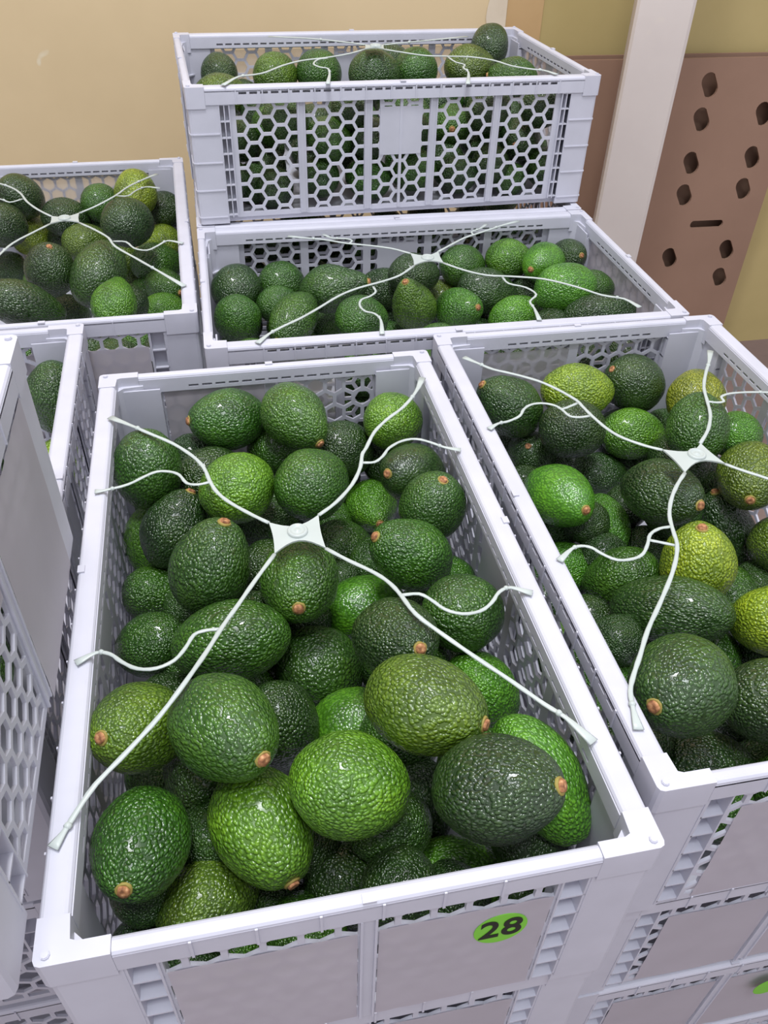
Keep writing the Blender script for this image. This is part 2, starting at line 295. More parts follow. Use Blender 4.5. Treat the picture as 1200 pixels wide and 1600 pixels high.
# centre, stem direction, half width, half length, colour, shape, label, stem
AVO = {
'A': [
  ([-0.1519,0.2659,-0.0509],[0.057,-0.91,0.41],0.0328,0.0436,'m','o','large deep green avocado in the near left corner of the front crate, stem facing viewer',1),
  ([-0.1121,0.2594,-0.1136],[0.693,0.7,-0.173],0.0303,0.0386,'dy','o','mottled olive avocado touching the near rim of the front crate, left of centre',0),
  ([0.0784,0.2868,-0.0036],[0.797,-0.259,0.546],0.0351,0.0451,'d','o','largest dark finely pebbled avocado at the near right of the front crate',1),
  ([-0.0161,0.303,-0.0324],[0.912,0.089,-0.401],0.0353,0.042,'by','r','bright lime-green round avocado with black specks in the near middle of the front crate',0),
  ([0.0339,0.3534,-0.0094],[0.882,-0.443,0.162],0.0355,0.0461,'my','o','large yellow-green coarse-skinned avocado above the darkest big one in the front crate',1),
  ([-0.1022,0.327,-0.0061],[0.698,-0.68,0.226],0.0354,0.045,'m','o',"shiny avocado with brown stem at its lower right, left of the front crate's lime one",1),
  ([-0.1697,0.3425,-0.0326],[-0.341,-0.67,0.659],0.0324,0.0412,'my','o','yellowish pebbly avocado against the left wall of the front crate, orange stem pointing left',1),
  ([0.1167,0.3207,-0.0459],[0.55,-0.619,-0.56],0.0303,0.0495,'b','o',"long bright green avocado behind the largest dark one at the front crate's right wall",0),
  ([-0.0767,0.2915,-0.0699],[0.56,-0.806,-0.191],0.0354,0.0449,'by','o','green avocado with yellowish left flank in the near row of the front crate',1),
  ([-0.0127,0.2877,-0.1413],[0.814,0.059,-0.578],0.0318,0.0404,'d','o','dark green avocado half hidden by the near rim of the front crate, in the centre',0),
  ([0.0691,0.3002,-0.1473],[0.985,0.024,-0.171],0.0298,0.0451,'b','o','bright green avocado peeping over the near rim below the largest dark one',0),
  ([-0.1559,0.2434,-0.1519],[0.755,0.525,-0.394],0.0252,0.03,'d','r','dark avocado low in the near left corner of the front crate, mostly hidden',0),
  ([-0.0698,0.277,-0.1542],[0.871,0.225,-0.437],0.0248,0.0285,'d','r','dark glossy sliver of avocado under the near rim of the front crate left of centre',0),
  ([0.0366,0.3552,-0.1426],[0.211,-0.652,-0.728],0.0301,0.0389,'d','o','very dark avocado wedged between the lime one and the largest dark one',0),
  ([-0.0787,0.3995,-0.1064],[0.082,-0.222,-0.972],0.032,0.0406,'d','o','dark shaded avocado right of the shiny brown-stemmed one in the front crate',0),
  ([-0.0258,0.4183,-0.1358],[-0.772,-0.141,-0.62],0.0347,0.0441,'bs','o','smooth bright avocado with a tan scar tucked behind the lime one in the front crate',0),
  ([-0.1262,0.4531,-0.0651],[-0.968,-0.113,-0.226],0.0349,0.0513,'m','o','large egg-shaped green avocado under the strap fork at the left of the front crate',0),
  ([-0.2089,0.489,-0.1165],[-0.754,0.077,-0.652],0.0301,0.0382,'md','o',"small green-brown avocado under the wavy strap at the front crate's left wall",0),
  ([0.0135,0.4282,-0.0276],[0.403,-0.696,0.594],0.034,0.0432,'d','o','dark matt avocado with a tan stem, right of the middle of the front crate',1),
  ([-0.0542,0.4821,-0.1337],[0.718,0.041,-0.695],0.039,0.0445,'dm','r','round dark green avocado with bright pebbles just below the middle of the front crate',0),
  ([0.0879,0.4332,-0.0979],[0.589,-0.104,-0.802],0.032,0.0407,'b','o','bright green avocado under the right strap near the right wall of the front crate',0),
  ([0.0701,0.4733,-0.0424],[0.733,0.48,-0.482],0.0337,0.0384,'md','r','green avocado under the wavy strap on the right side of the front crate',0),
  ([-0.0722,0.5102,-0.0485],[0.09,-0.966,0.24],0.0359,0.0455,'m','o','avocado right below the strap hub of the front crate, tan stem at its lower edge',1),
  ([-0.1515,0.5211,-0.0448],[0.299,0.324,0.897],0.0364,0.0463,'dm','o','big dark heavily pebbled avocado left of the strap hub in the front crate',1),
  ([0.026,0.5521,-0.05],[-0.803,-0.118,0.584],0.0335,0.0426,'m','o',"glossy avocado with stem at upper left, right of the front crate's strap hub",1),
  ([-0.0159,0.5623,-0.1339],[0.907,0.419,-0.04],0.033,0.044,'bs','o','smooth bright green avocado under the strap right below the hub of the front crate',0),
  ([-0.2234,0.5704,-0.1373],[0.513,0.399,-0.76],0.0314,0.0399,'m','o','green avocado with a shiny top against the left wall, third row of the front crate',0),
  ([-0.2065,0.6045,-0.0756],[0.402,0.497,0.769],0.0324,0.0419,'d','o','dark avocado with yellow stem cap near the left wall of the front crate',1),
  ([-0.0454,0.6576,-0.144],[0.897,0.345,-0.277],0.0321,0.037,'dm','r','dark avocado just right of the strap hub of the front crate',0),
  ([0.0467,0.6123,-0.0418],[0.217,-0.117,0.969],0.0328,0.0374,'md','r','round dark avocado at the right wall of the front crate, torn tan stem on top',1),
  ([-0.0135,0.7279,-0.1445],[0.23,-0.941,0.248],0.0311,0.0438,'b','p',"light green pear-shaped avocado, stem down, upper right of the front crate's hub",1),
  ([-0.1437,0.6261,-0.0389],[0.543,0.829,-0.136],0.0354,0.0404,'by','r','yellowish avocado under the left strap in the back half of the front crate',0),
  ([-0.0718,0.636,-0.0395],[0.437,0.857,-0.275],0.036,0.0411,'m','r','round evenly pebbled avocado directly above the strap hub of the front crate',0),
  ([-0.2385,0.6501,-0.0409],[-0.099,0.069,-0.993],0.0358,0.0455,'md','o','dark avocado with a bright shoulder in the back left corner of the front crate',0),
  ([0.0273,0.6732,-0.0504],[-0.636,-0.625,0.453],0.0323,0.0411,'ds','o','matt dark avocado with a red-brown stem near the back right of the front crate',1),
  ([-0.1738,0.7426,-0.0378],[-0.889,-0.418,0.187],0.0344,0.0436,'m','o',"oval green avocado lying against the front crate's back wall, stem pointing left",1),
  ([-0.0971,0.7279,-0.0232],[0.669,-0.683,-0.294],0.0338,0.0429,'m','o',"upright green avocado at the front crate's back wall, stem at lower right",1),
  ([0.0072,0.7702,-0.0514],[0.551,0.703,-0.45],0.033,0.0376,'by','r','yellow-green round avocado in the back right corner of the front crate',0),
  ([-0.1804,0.6892,-0.0784],[0.699,0.578,-0.42],0.0352,0.0447,'d','o','dark avocado partly covered by the yellowish one under the left strap',0),
  ([-0.2471,0.6446,-0.1322],[-0.048,-0.44,-0.897],0.0301,0.0409,'b','o','narrow bright green avocado at the left wall behind the dark finely pebbled one',0),
  ([-0.0492,0.7616,-0.0865],[0.744,0.556,-0.37],0.0336,0.0383,'d','r','dark bluish avocado in shade at the middle of the back wall of the front crate',0),
  ([-0.2127,0.7411,-0.0919],[0.814,0.483,-0.323],0.0299,0.0349,'d','r','small dark avocado behind the corner one at the back left of the front crate',0),
  ([0.065,0.5799,-0.1105],[0.864,0.377,-0.334],0.0266,0.0303,'m','r','sliver of green avocado at the right wall behind the glossy one with upper left stem',0),
  ([-0.1205,0.7215,-0.1479],[0.761,0.512,-0.399],0.0294,0.0335,'d','r','small shiny patch of dark avocado just above the hub, between two round ones',0),
],
'B': [
  ([0.2254,0.3871,-0.0209],[-0.701,-0.661,0.268],0.0384,0.0437,'dm','r','big round avocado in the near corner of the right-hand crate, tan stem facing viewer',1),
  ([0.3175,0.4094,-0.0642],[0.992,-0.045,0.115],0.0346,0.0441,'d','o',"dark avocado cut by the photo's right edge, near end of right-hand crate",0),
  ([0.2789,0.3977,-0.1427],[0.998,-0.002,0.064],0.0329,0.043,'d','o','dark avocado at the near rim of the right-hand crate below the big round one',0),
  ([0.2145,0.5558,-0.1488],[0.418,-0.541,-0.73],0.0263,0.0371,'d','o','dark avocado at the left wall of the right-hand crate beside the long one',0),
  ([0.2683,0.5309,-0.0907],[-0.836,0.413,-0.361],0.0329,0.0572,'dm','o','long dark green avocado lying crosswise in the middle of the right-hand crate',0),
  ([0.3569,0.5145,-0.083],[-0.537,0.553,-0.637],0.0331,0.0421,'y','o','yellow-green avocado at the right edge of the photo in the right-hand crate',0),
  ([0.3066,0.5839,-0.0794],[-0.162,0.045,0.986],0.0361,0.0458,'y','o','brightest yellow-green avocado of the right-hand crate with its stem on top',1),
  ([0.1857,0.6789,-0.0778],[0.397,-0.86,0.319],0.0335,0.0479,'bs','o',"smooth bright avocado beside the right-hand crate's left rim, ring-like brown stem",1),
  ([0.2866,0.6633,-0.0564],[0.482,-0.809,0.337],0.0352,0.049,'d','o','dark avocado under the lower strap of the right-hand crate, red stem at its right',1),
  ([0.2452,0.6043,-0.1247],[-0.704,0.204,-0.68],0.0334,0.0425,'m','o','green avocado with a shiny shoulder left of the yellow-green one in the right-hand crate',0),
  ([0.4187,0.6404,-0.1007],[-0.668,0.533,-0.519],0.0328,0.0387,'dy','r','dark mottled avocado at the right photo edge in the right-hand crate',0),
  ([0.3822,0.6907,-0.133],[-0.405,0.3,0.864],0.0315,0.0551,'d','o','slim dark glossy avocado with a broad orange stem cap in the right-hand crate',1),
  ([0.3861,0.6961,-0.0567],[-0.305,-0.952,0.023],0.035,0.0444,'dy','o',"dark olive avocado right of the right-hand crate's hub, red stem below",1),
  ([0.196,0.6428,-0.1488],[0.975,0.179,-0.128],0.0294,0.0335,'b','r','small light green avocado beneath the left strap end of the right-hand crate',0),
  ([0.2462,0.6932,-0.1257],[-0.268,0.864,0.426],0.0265,0.0356,'b','o','small bright avocado right below the smooth one in the right-hand crate',0),
  ([0.2124,0.7825,-0.0617],[0.948,0.28,-0.153],0.0346,0.0394,'d','r','dark avocado under the strap fork, before the brown-blushed one in right-hand crate',0),
  ([0.3403,0.7541,-0.0353],[0.104,0.821,0.561],0.0338,0.0393,'m','r','green avocado directly above the strap hub of the right-hand crate',0),
  ([0.2994,0.833,-0.0996],[0.973,0.206,-0.102],0.0328,0.0416,'b','o','bright avocado with a round shine under the upper strap of the right-hand crate',0),
  ([0.1766,0.8144,-0.1251],[-0.257,-0.553,0.792],0.031,0.0364,'d','r',"small dark avocado with upward orange stem at the right-hand crate's left wall",1),
  ([0.1421,0.8199,-0.0568],[-0.792,0.024,0.61],0.035,0.0444,'dm','o','dark green avocado in the back left corner of the right-hand crate',1),
  ([0.2273,0.849,-0.0531],[0.985,0.16,-0.06],0.0354,0.0449,'y','o','yellow avocado with a brown blush at the back of the right-hand crate',0),
  ([0.3031,0.8847,-0.0601],[-0.815,-0.16,0.557],0.0354,0.0404,'d','r',"dark round avocado with tan stem at the right-hand crate's back wall",1),
  ([0.2639,0.8103,-0.1485],[0.992,0.12,-0.05],0.0296,0.0349,'d','r','shaded dark avocado in the middle of the left half of the right-hand crate',0),
  ([0.3727,0.8567,-0.0611],[0.256,0.959,0.119],0.0351,0.0446,'yo','o','brownish green avocado in the back right corner of the right-hand crate',0),
  ([0.3978,0.7776,-0.0599],[0.856,0.44,-0.271],0.0278,0.0317,'b','r','bright green avocado by the hexagon mesh at the right wall of the right-hand crate',0),
  ([0.15,0.8627,-0.1449],[0.96,0.246,-0.135],0.0277,0.0316,'d','r','sliver of avocado under the strap end at the left rim of the right-hand crate',0),
  ([0.2962,0.6827,-0.1529],[0.999,0.054,-0.003],0.0281,0.0344,'d','r','dark glossy patch of avocado under the small strap loop of the right-hand crate',0),
  ([0.2162,0.4885,-0.15],[0.905,0.284,-0.316],0.028,0.032,'m','r','sliver of avocado left of the big round one in the right-hand crate',0),
],
'C': [
  ([-0.211,1.0388,-0.0723],[0.116,0.589,-0.8],0.0331,0.042,'m','o','green avocado in the near left corner of the middle crate',0),
  ([-0.1349,1.0377,-0.0691],[-0.355,-0.914,-0.196],0.0323,0.0499,'m','o','large avocado at the near rim of the middle crate under the left strap',1),
  ([-0.0403,1.0431,-0.0682],[0.829,0.51,-0.229],0.0342,0.039,'m','r','avocado behind the wavy strap end at the near left of the middle crate',0),
  ([0.0312,1.0984,-0.0685],[-0.275,-0.343,0.898],0.0336,0.0464,'my','p','pear-shaped olive avocado below the strap hub of the middle crate, small stem on top',1),
  ([0.0994,1.1155,-0.0829],[0.596,-0.678,0.429],0.0314,0.0434,'bd','o','avocado at the near rim of the middle crate, right of centre, orange stem pointing right',1),
  ([0.1843,1.117,-0.091],[0.92,0.301,0.249],0.0306,0.0416,'b','o','low bright avocado at the near rim beside the right wavy strap of the middle crate',0),
  ([0.2919,1.0612,-0.0566],[0.991,-0.005,0.136],0.0295,0.0517,'d','o','long dark avocado at the near right rim of the middle crate',0),
  ([0.2464,1.1038,-0.0383],[0.973,0.195,0.126],0.0354,0.0451,'b','r','light green coarse avocado under the right strap of the middle crate',0),
  ([0.1461,1.1655,-0.0774],[0.937,0.04,-0.347],0.0351,0.0483,'d','o','dark avocado under the right strap just past the hub of the middle crate',0),
  ([-0.2246,1.1128,-0.0616],[0.124,0.987,0.103],0.0362,0.0413,'d','r','dark round avocado at the left wall of the middle crate, back row',0),
  ([-0.1617,1.0956,-0.0757],[0.873,0.45,-0.187],0.0281,0.0333,'m','r','small avocado between four others at the left of the middle crate',0),
  ([-0.0826,1.1174,-0.057],[0.956,-0.105,0.274],0.0355,0.053,'dm','p','dark pear-shaped avocado of the middle crate with its yellow neck pointing right',1),
  ([-0.1643,1.1571,-0.072],[0.511,0.788,-0.344],0.0338,0.0385,'m','r','round avocado in the back row of the middle crate, second from the left',0),
  ([0.2986,1.1444,-0.0552],[0.959,0.182,-0.218],0.0255,0.0324,'m','o','small avocado poking out beside the right strap of the middle crate',0),
  ([0.228,1.2007,-0.0442],[-0.586,-0.807,0.067],0.0311,0.0395,'bs','o','smooth light green avocado with an orange stem in the back row of the middle crate',1),
  ([0.1799,1.2359,-0.0547],[0.959,0.272,-0.082],0.032,0.0366,'b','r',"bright avocado at the middle crate's back wall, left of the orange-stemmed one",0),
  ([0.2744,1.2465,-0.0519],[0.421,-0.807,0.415],0.0281,0.0357,'d','o','rightmost dark avocado at the back wall of the middle crate, brown stem at its right',1),
  ([0.1087,1.2192,-0.0609],[0.833,0.518,-0.196],0.0329,0.0375,'m','r','green avocado just right of the strap hub of the middle crate',0),
  ([0.0328,1.1628,-0.0535],[0.86,0.476,-0.182],0.0327,0.0415,'d','o','dark pebbly avocado directly under the strap hub of the middle crate',0),
  ([-0.0089,1.1916,-0.091],[0.923,0.36,-0.134],0.0331,0.042,'d','o','dark avocado under the left strap near the hub of the middle crate',0),
  ([-0.0939,1.1759,-0.151],[0.651,0.682,-0.333],0.0279,0.0319,'m','r','small patch of avocado at the near rim of the middle crate between two larger ones',0),
  ([0.0814,1.2123,-0.1161],[0.831,0.512,-0.216],0.0329,0.0375,'dy','r','brownish avocado squeezed behind the pear-shaped olive one in the middle crate',0),
  ([0.219,1.2171,-0.1053],[0.966,0.247,-0.082],0.0336,0.0383,'d','r','dark shaded avocado behind the right wavy strap of the middle crate',0),
],
'E': [
  ([-0.5134,1.0568,-0.0713],[0.749,0.392,-0.534],0.034,0.0572,'d','o','big dark avocado along the near rim of the back left crate',0),
  ([-0.3894,1.0676,-0.0661],[-0.063,0.949,0.308],0.033,0.0455,'b','p','bright pear-shaped avocado standing at the near rim of the back left crate',0),
  ([-0.3635,1.2096,-0.1493],[0.831,0.509,-0.223],0.029,0.0367,'b','r','low green avocado in the near right corner of the back left crate',0),
  ([-0.5088,1.1872,-0.1474],[0.564,0.575,-0.593],0.0291,0.037,'d','o','small dark avocado at the near rim of the back left crate beside the bright one',0),
  ([-0.3732,1.2659,-0.135],[0.787,-0.615,0.053],0.0306,0.0389,'m','o','avocado at the right wall of the back left crate with an orange stem',1),
  ([-0.5031,1.1403,-0.0549],[0.261,-0.176,0.949],0.0365,0.0417,'d','r','dark avocado with red stem on top in the back left crate',1),
  ([-0.4298,1.1364,-0.0564],[0.329,0.738,0.589],0.0395,0.0531,'dm','o','large dark green avocado in the middle of the back left crate',0),
  ([-0.4007,1.3288,-0.1228],[0.793,0.57,-0.218],0.0356,0.0452,'m','o','green avocado crossed by the strap at the right of the back left crate',0),
  ([-0.66,1.3354,-0.1462],[0.15,0.897,0.416],0.03,0.0342,'d','r','small dark avocado at the left photo edge of the back left crate',0),
  ([-0.6299,1.2963,-0.0524],[0.412,0.856,-0.313],0.0355,0.0405,'d','r','shiny dark avocado cut by the left photo edge in the back left crate',0),
  ([-0.6274,1.3851,-0.1011],[0.224,0.953,0.206],0.0323,0.0411,'y','o','yellow-green avocado left of the hub of the back left crate',0),
  ([-0.4035,1.3969,-0.1146],[0.465,0.826,-0.318],0.0323,0.0369,'y','r','bright yellow avocado with a pale blotch at the right wall of the back left crate',0),
  ([-0.4137,1.2574,-0.026],[0.486,0.823,-0.296],0.0379,0.0432,'d','r','very dark round avocado under the upper right strap of the back left crate',0),
  ([-0.4661,1.3522,-0.1347],[0.383,0.088,-0.919],0.0339,0.0432,'dy','o','olive avocado in shade behind the large dark green one of the back left crate',0),
  ([-0.5068,1.3107,-0.0833],[0.765,0.606,-0.219],0.0321,0.0388,'dy','r','dull dark avocado right below the hub of the back left crate',0),
  ([-0.4361,1.3925,-0.0269],[-0.204,0.825,0.527],0.0357,0.0407,'y','r','yellow-topped avocado highest in the back left crate by its back right corner',0),
  ([-0.4059,1.4425,-0.0736],[0.471,0.834,-0.288],0.0324,0.0369,'d','r','dark bluish avocado in the back right corner of the back left crate',0),
  ([-0.5521,1.3655,-0.0623],[0.778,0.597,-0.194],0.0325,0.0415,'d','o','dark avocado behind the strap hub of the back left crate',0),
  ([-0.4983,1.3941,-0.0469],[0.389,0.871,-0.3],0.0318,0.0363,'m','r','mid green avocado left of the yellow-topped one in the back left crate',0),
  ([-0.6228,1.3707,-0.0331],[0.283,0.735,-0.616],0.0357,0.0453,'d','o','big dark avocado in the back row of the back left crate near the photo edge',0),
  ([-0.5719,1.3967,-0.1139],[0.37,0.867,-0.333],0.0317,0.0362,'d','r','brownish shaded avocado under the hub of the back left crate',0),
],
'G': [
  ([-0.3931,0.8157,-0.0659],[-0.08,-0.278,-0.957],0.0332,0.0442,'dm','o','dark avocado in the far corner of the left crate beside the crate standing on top',0),
  ([-0.3832,0.7925,-0.1419],[0.539,0.686,-0.489],0.0331,0.042,'y','o','yellow-green avocado in the narrow gap of the left crate',0),
],
'D': [
  ([0.1888,1.5183,0.1395],[-0.998,0.033,0.056],0.033,0.0428,'m','o','avocado at the right of the top crate with a small orange stem at its left',1),
  ([-0.2747,1.3911,0.1276],[0.876,0.474,-0.085],0.0337,0.0439,'dy','o','olive avocado just above the rim at the left end of the top crate',0),
  ([-0.2066,1.5199,0.1305],[0.51,0.844,-0.167],0.0362,0.0413,'my','r','green avocado of the top crate under the left strap, left one of a touching pair',0),
  ([-0.1345,1.5375,0.1333],[0.547,0.822,-0.159],0.0366,0.0417,'m','r','green avocado of the top crate behind the left wavy strap end',0),
  ([-0.0394,1.4577,0.1522],[0.908,0.415,-0.061],0.0366,0.0423,'dm','r','avocado directly under the strap hub of the top crate',0),
  ([0.028,1.5133,0.1471],[0.631,0.763,-0.142],0.0358,0.0409,'m','r','avocado right of the strap hub of the top crate',0),
  ([0.1205,1.5502,0.1461],[0.94,0.339,-0.042],0.0355,0.0451,'dy','o','avocado under the right strap fork of the top crate',0),
  ([0.1557,1.616,0.1674],[0.172,0.71,0.683],0.0331,0.0377,'d','r','dark pebbly avocado sitting highest of all in the top crate',0),
  ([-0.0152,1.567,0.1403],[0.766,0.634,-0.108],0.036,0.041,'d','r','avocado behind the strap hub of the top crate, only its top showing',0),
  ([0.0851,1.4012,0.0934],[0.024,-0.994,0.107],0.033,0.0376,'m','r',"avocado behind the top crate's hexagons right of the label plate, orange stem outward",1),
  ([0.1963,1.3905,0.0787],[-0.302,-0.952,0.045],0.033,0.0376,'d','r','avocado behind the hexagons in the right panel of the top crate, red stem facing out',1),
  ([-0.2033,1.3216,0.0423],[0.045,-0.996,0.073],0.0325,0.0371,'d','r','avocado behind the hexagons in the left panel of the top crate, orange stem facing out',1),
],
}
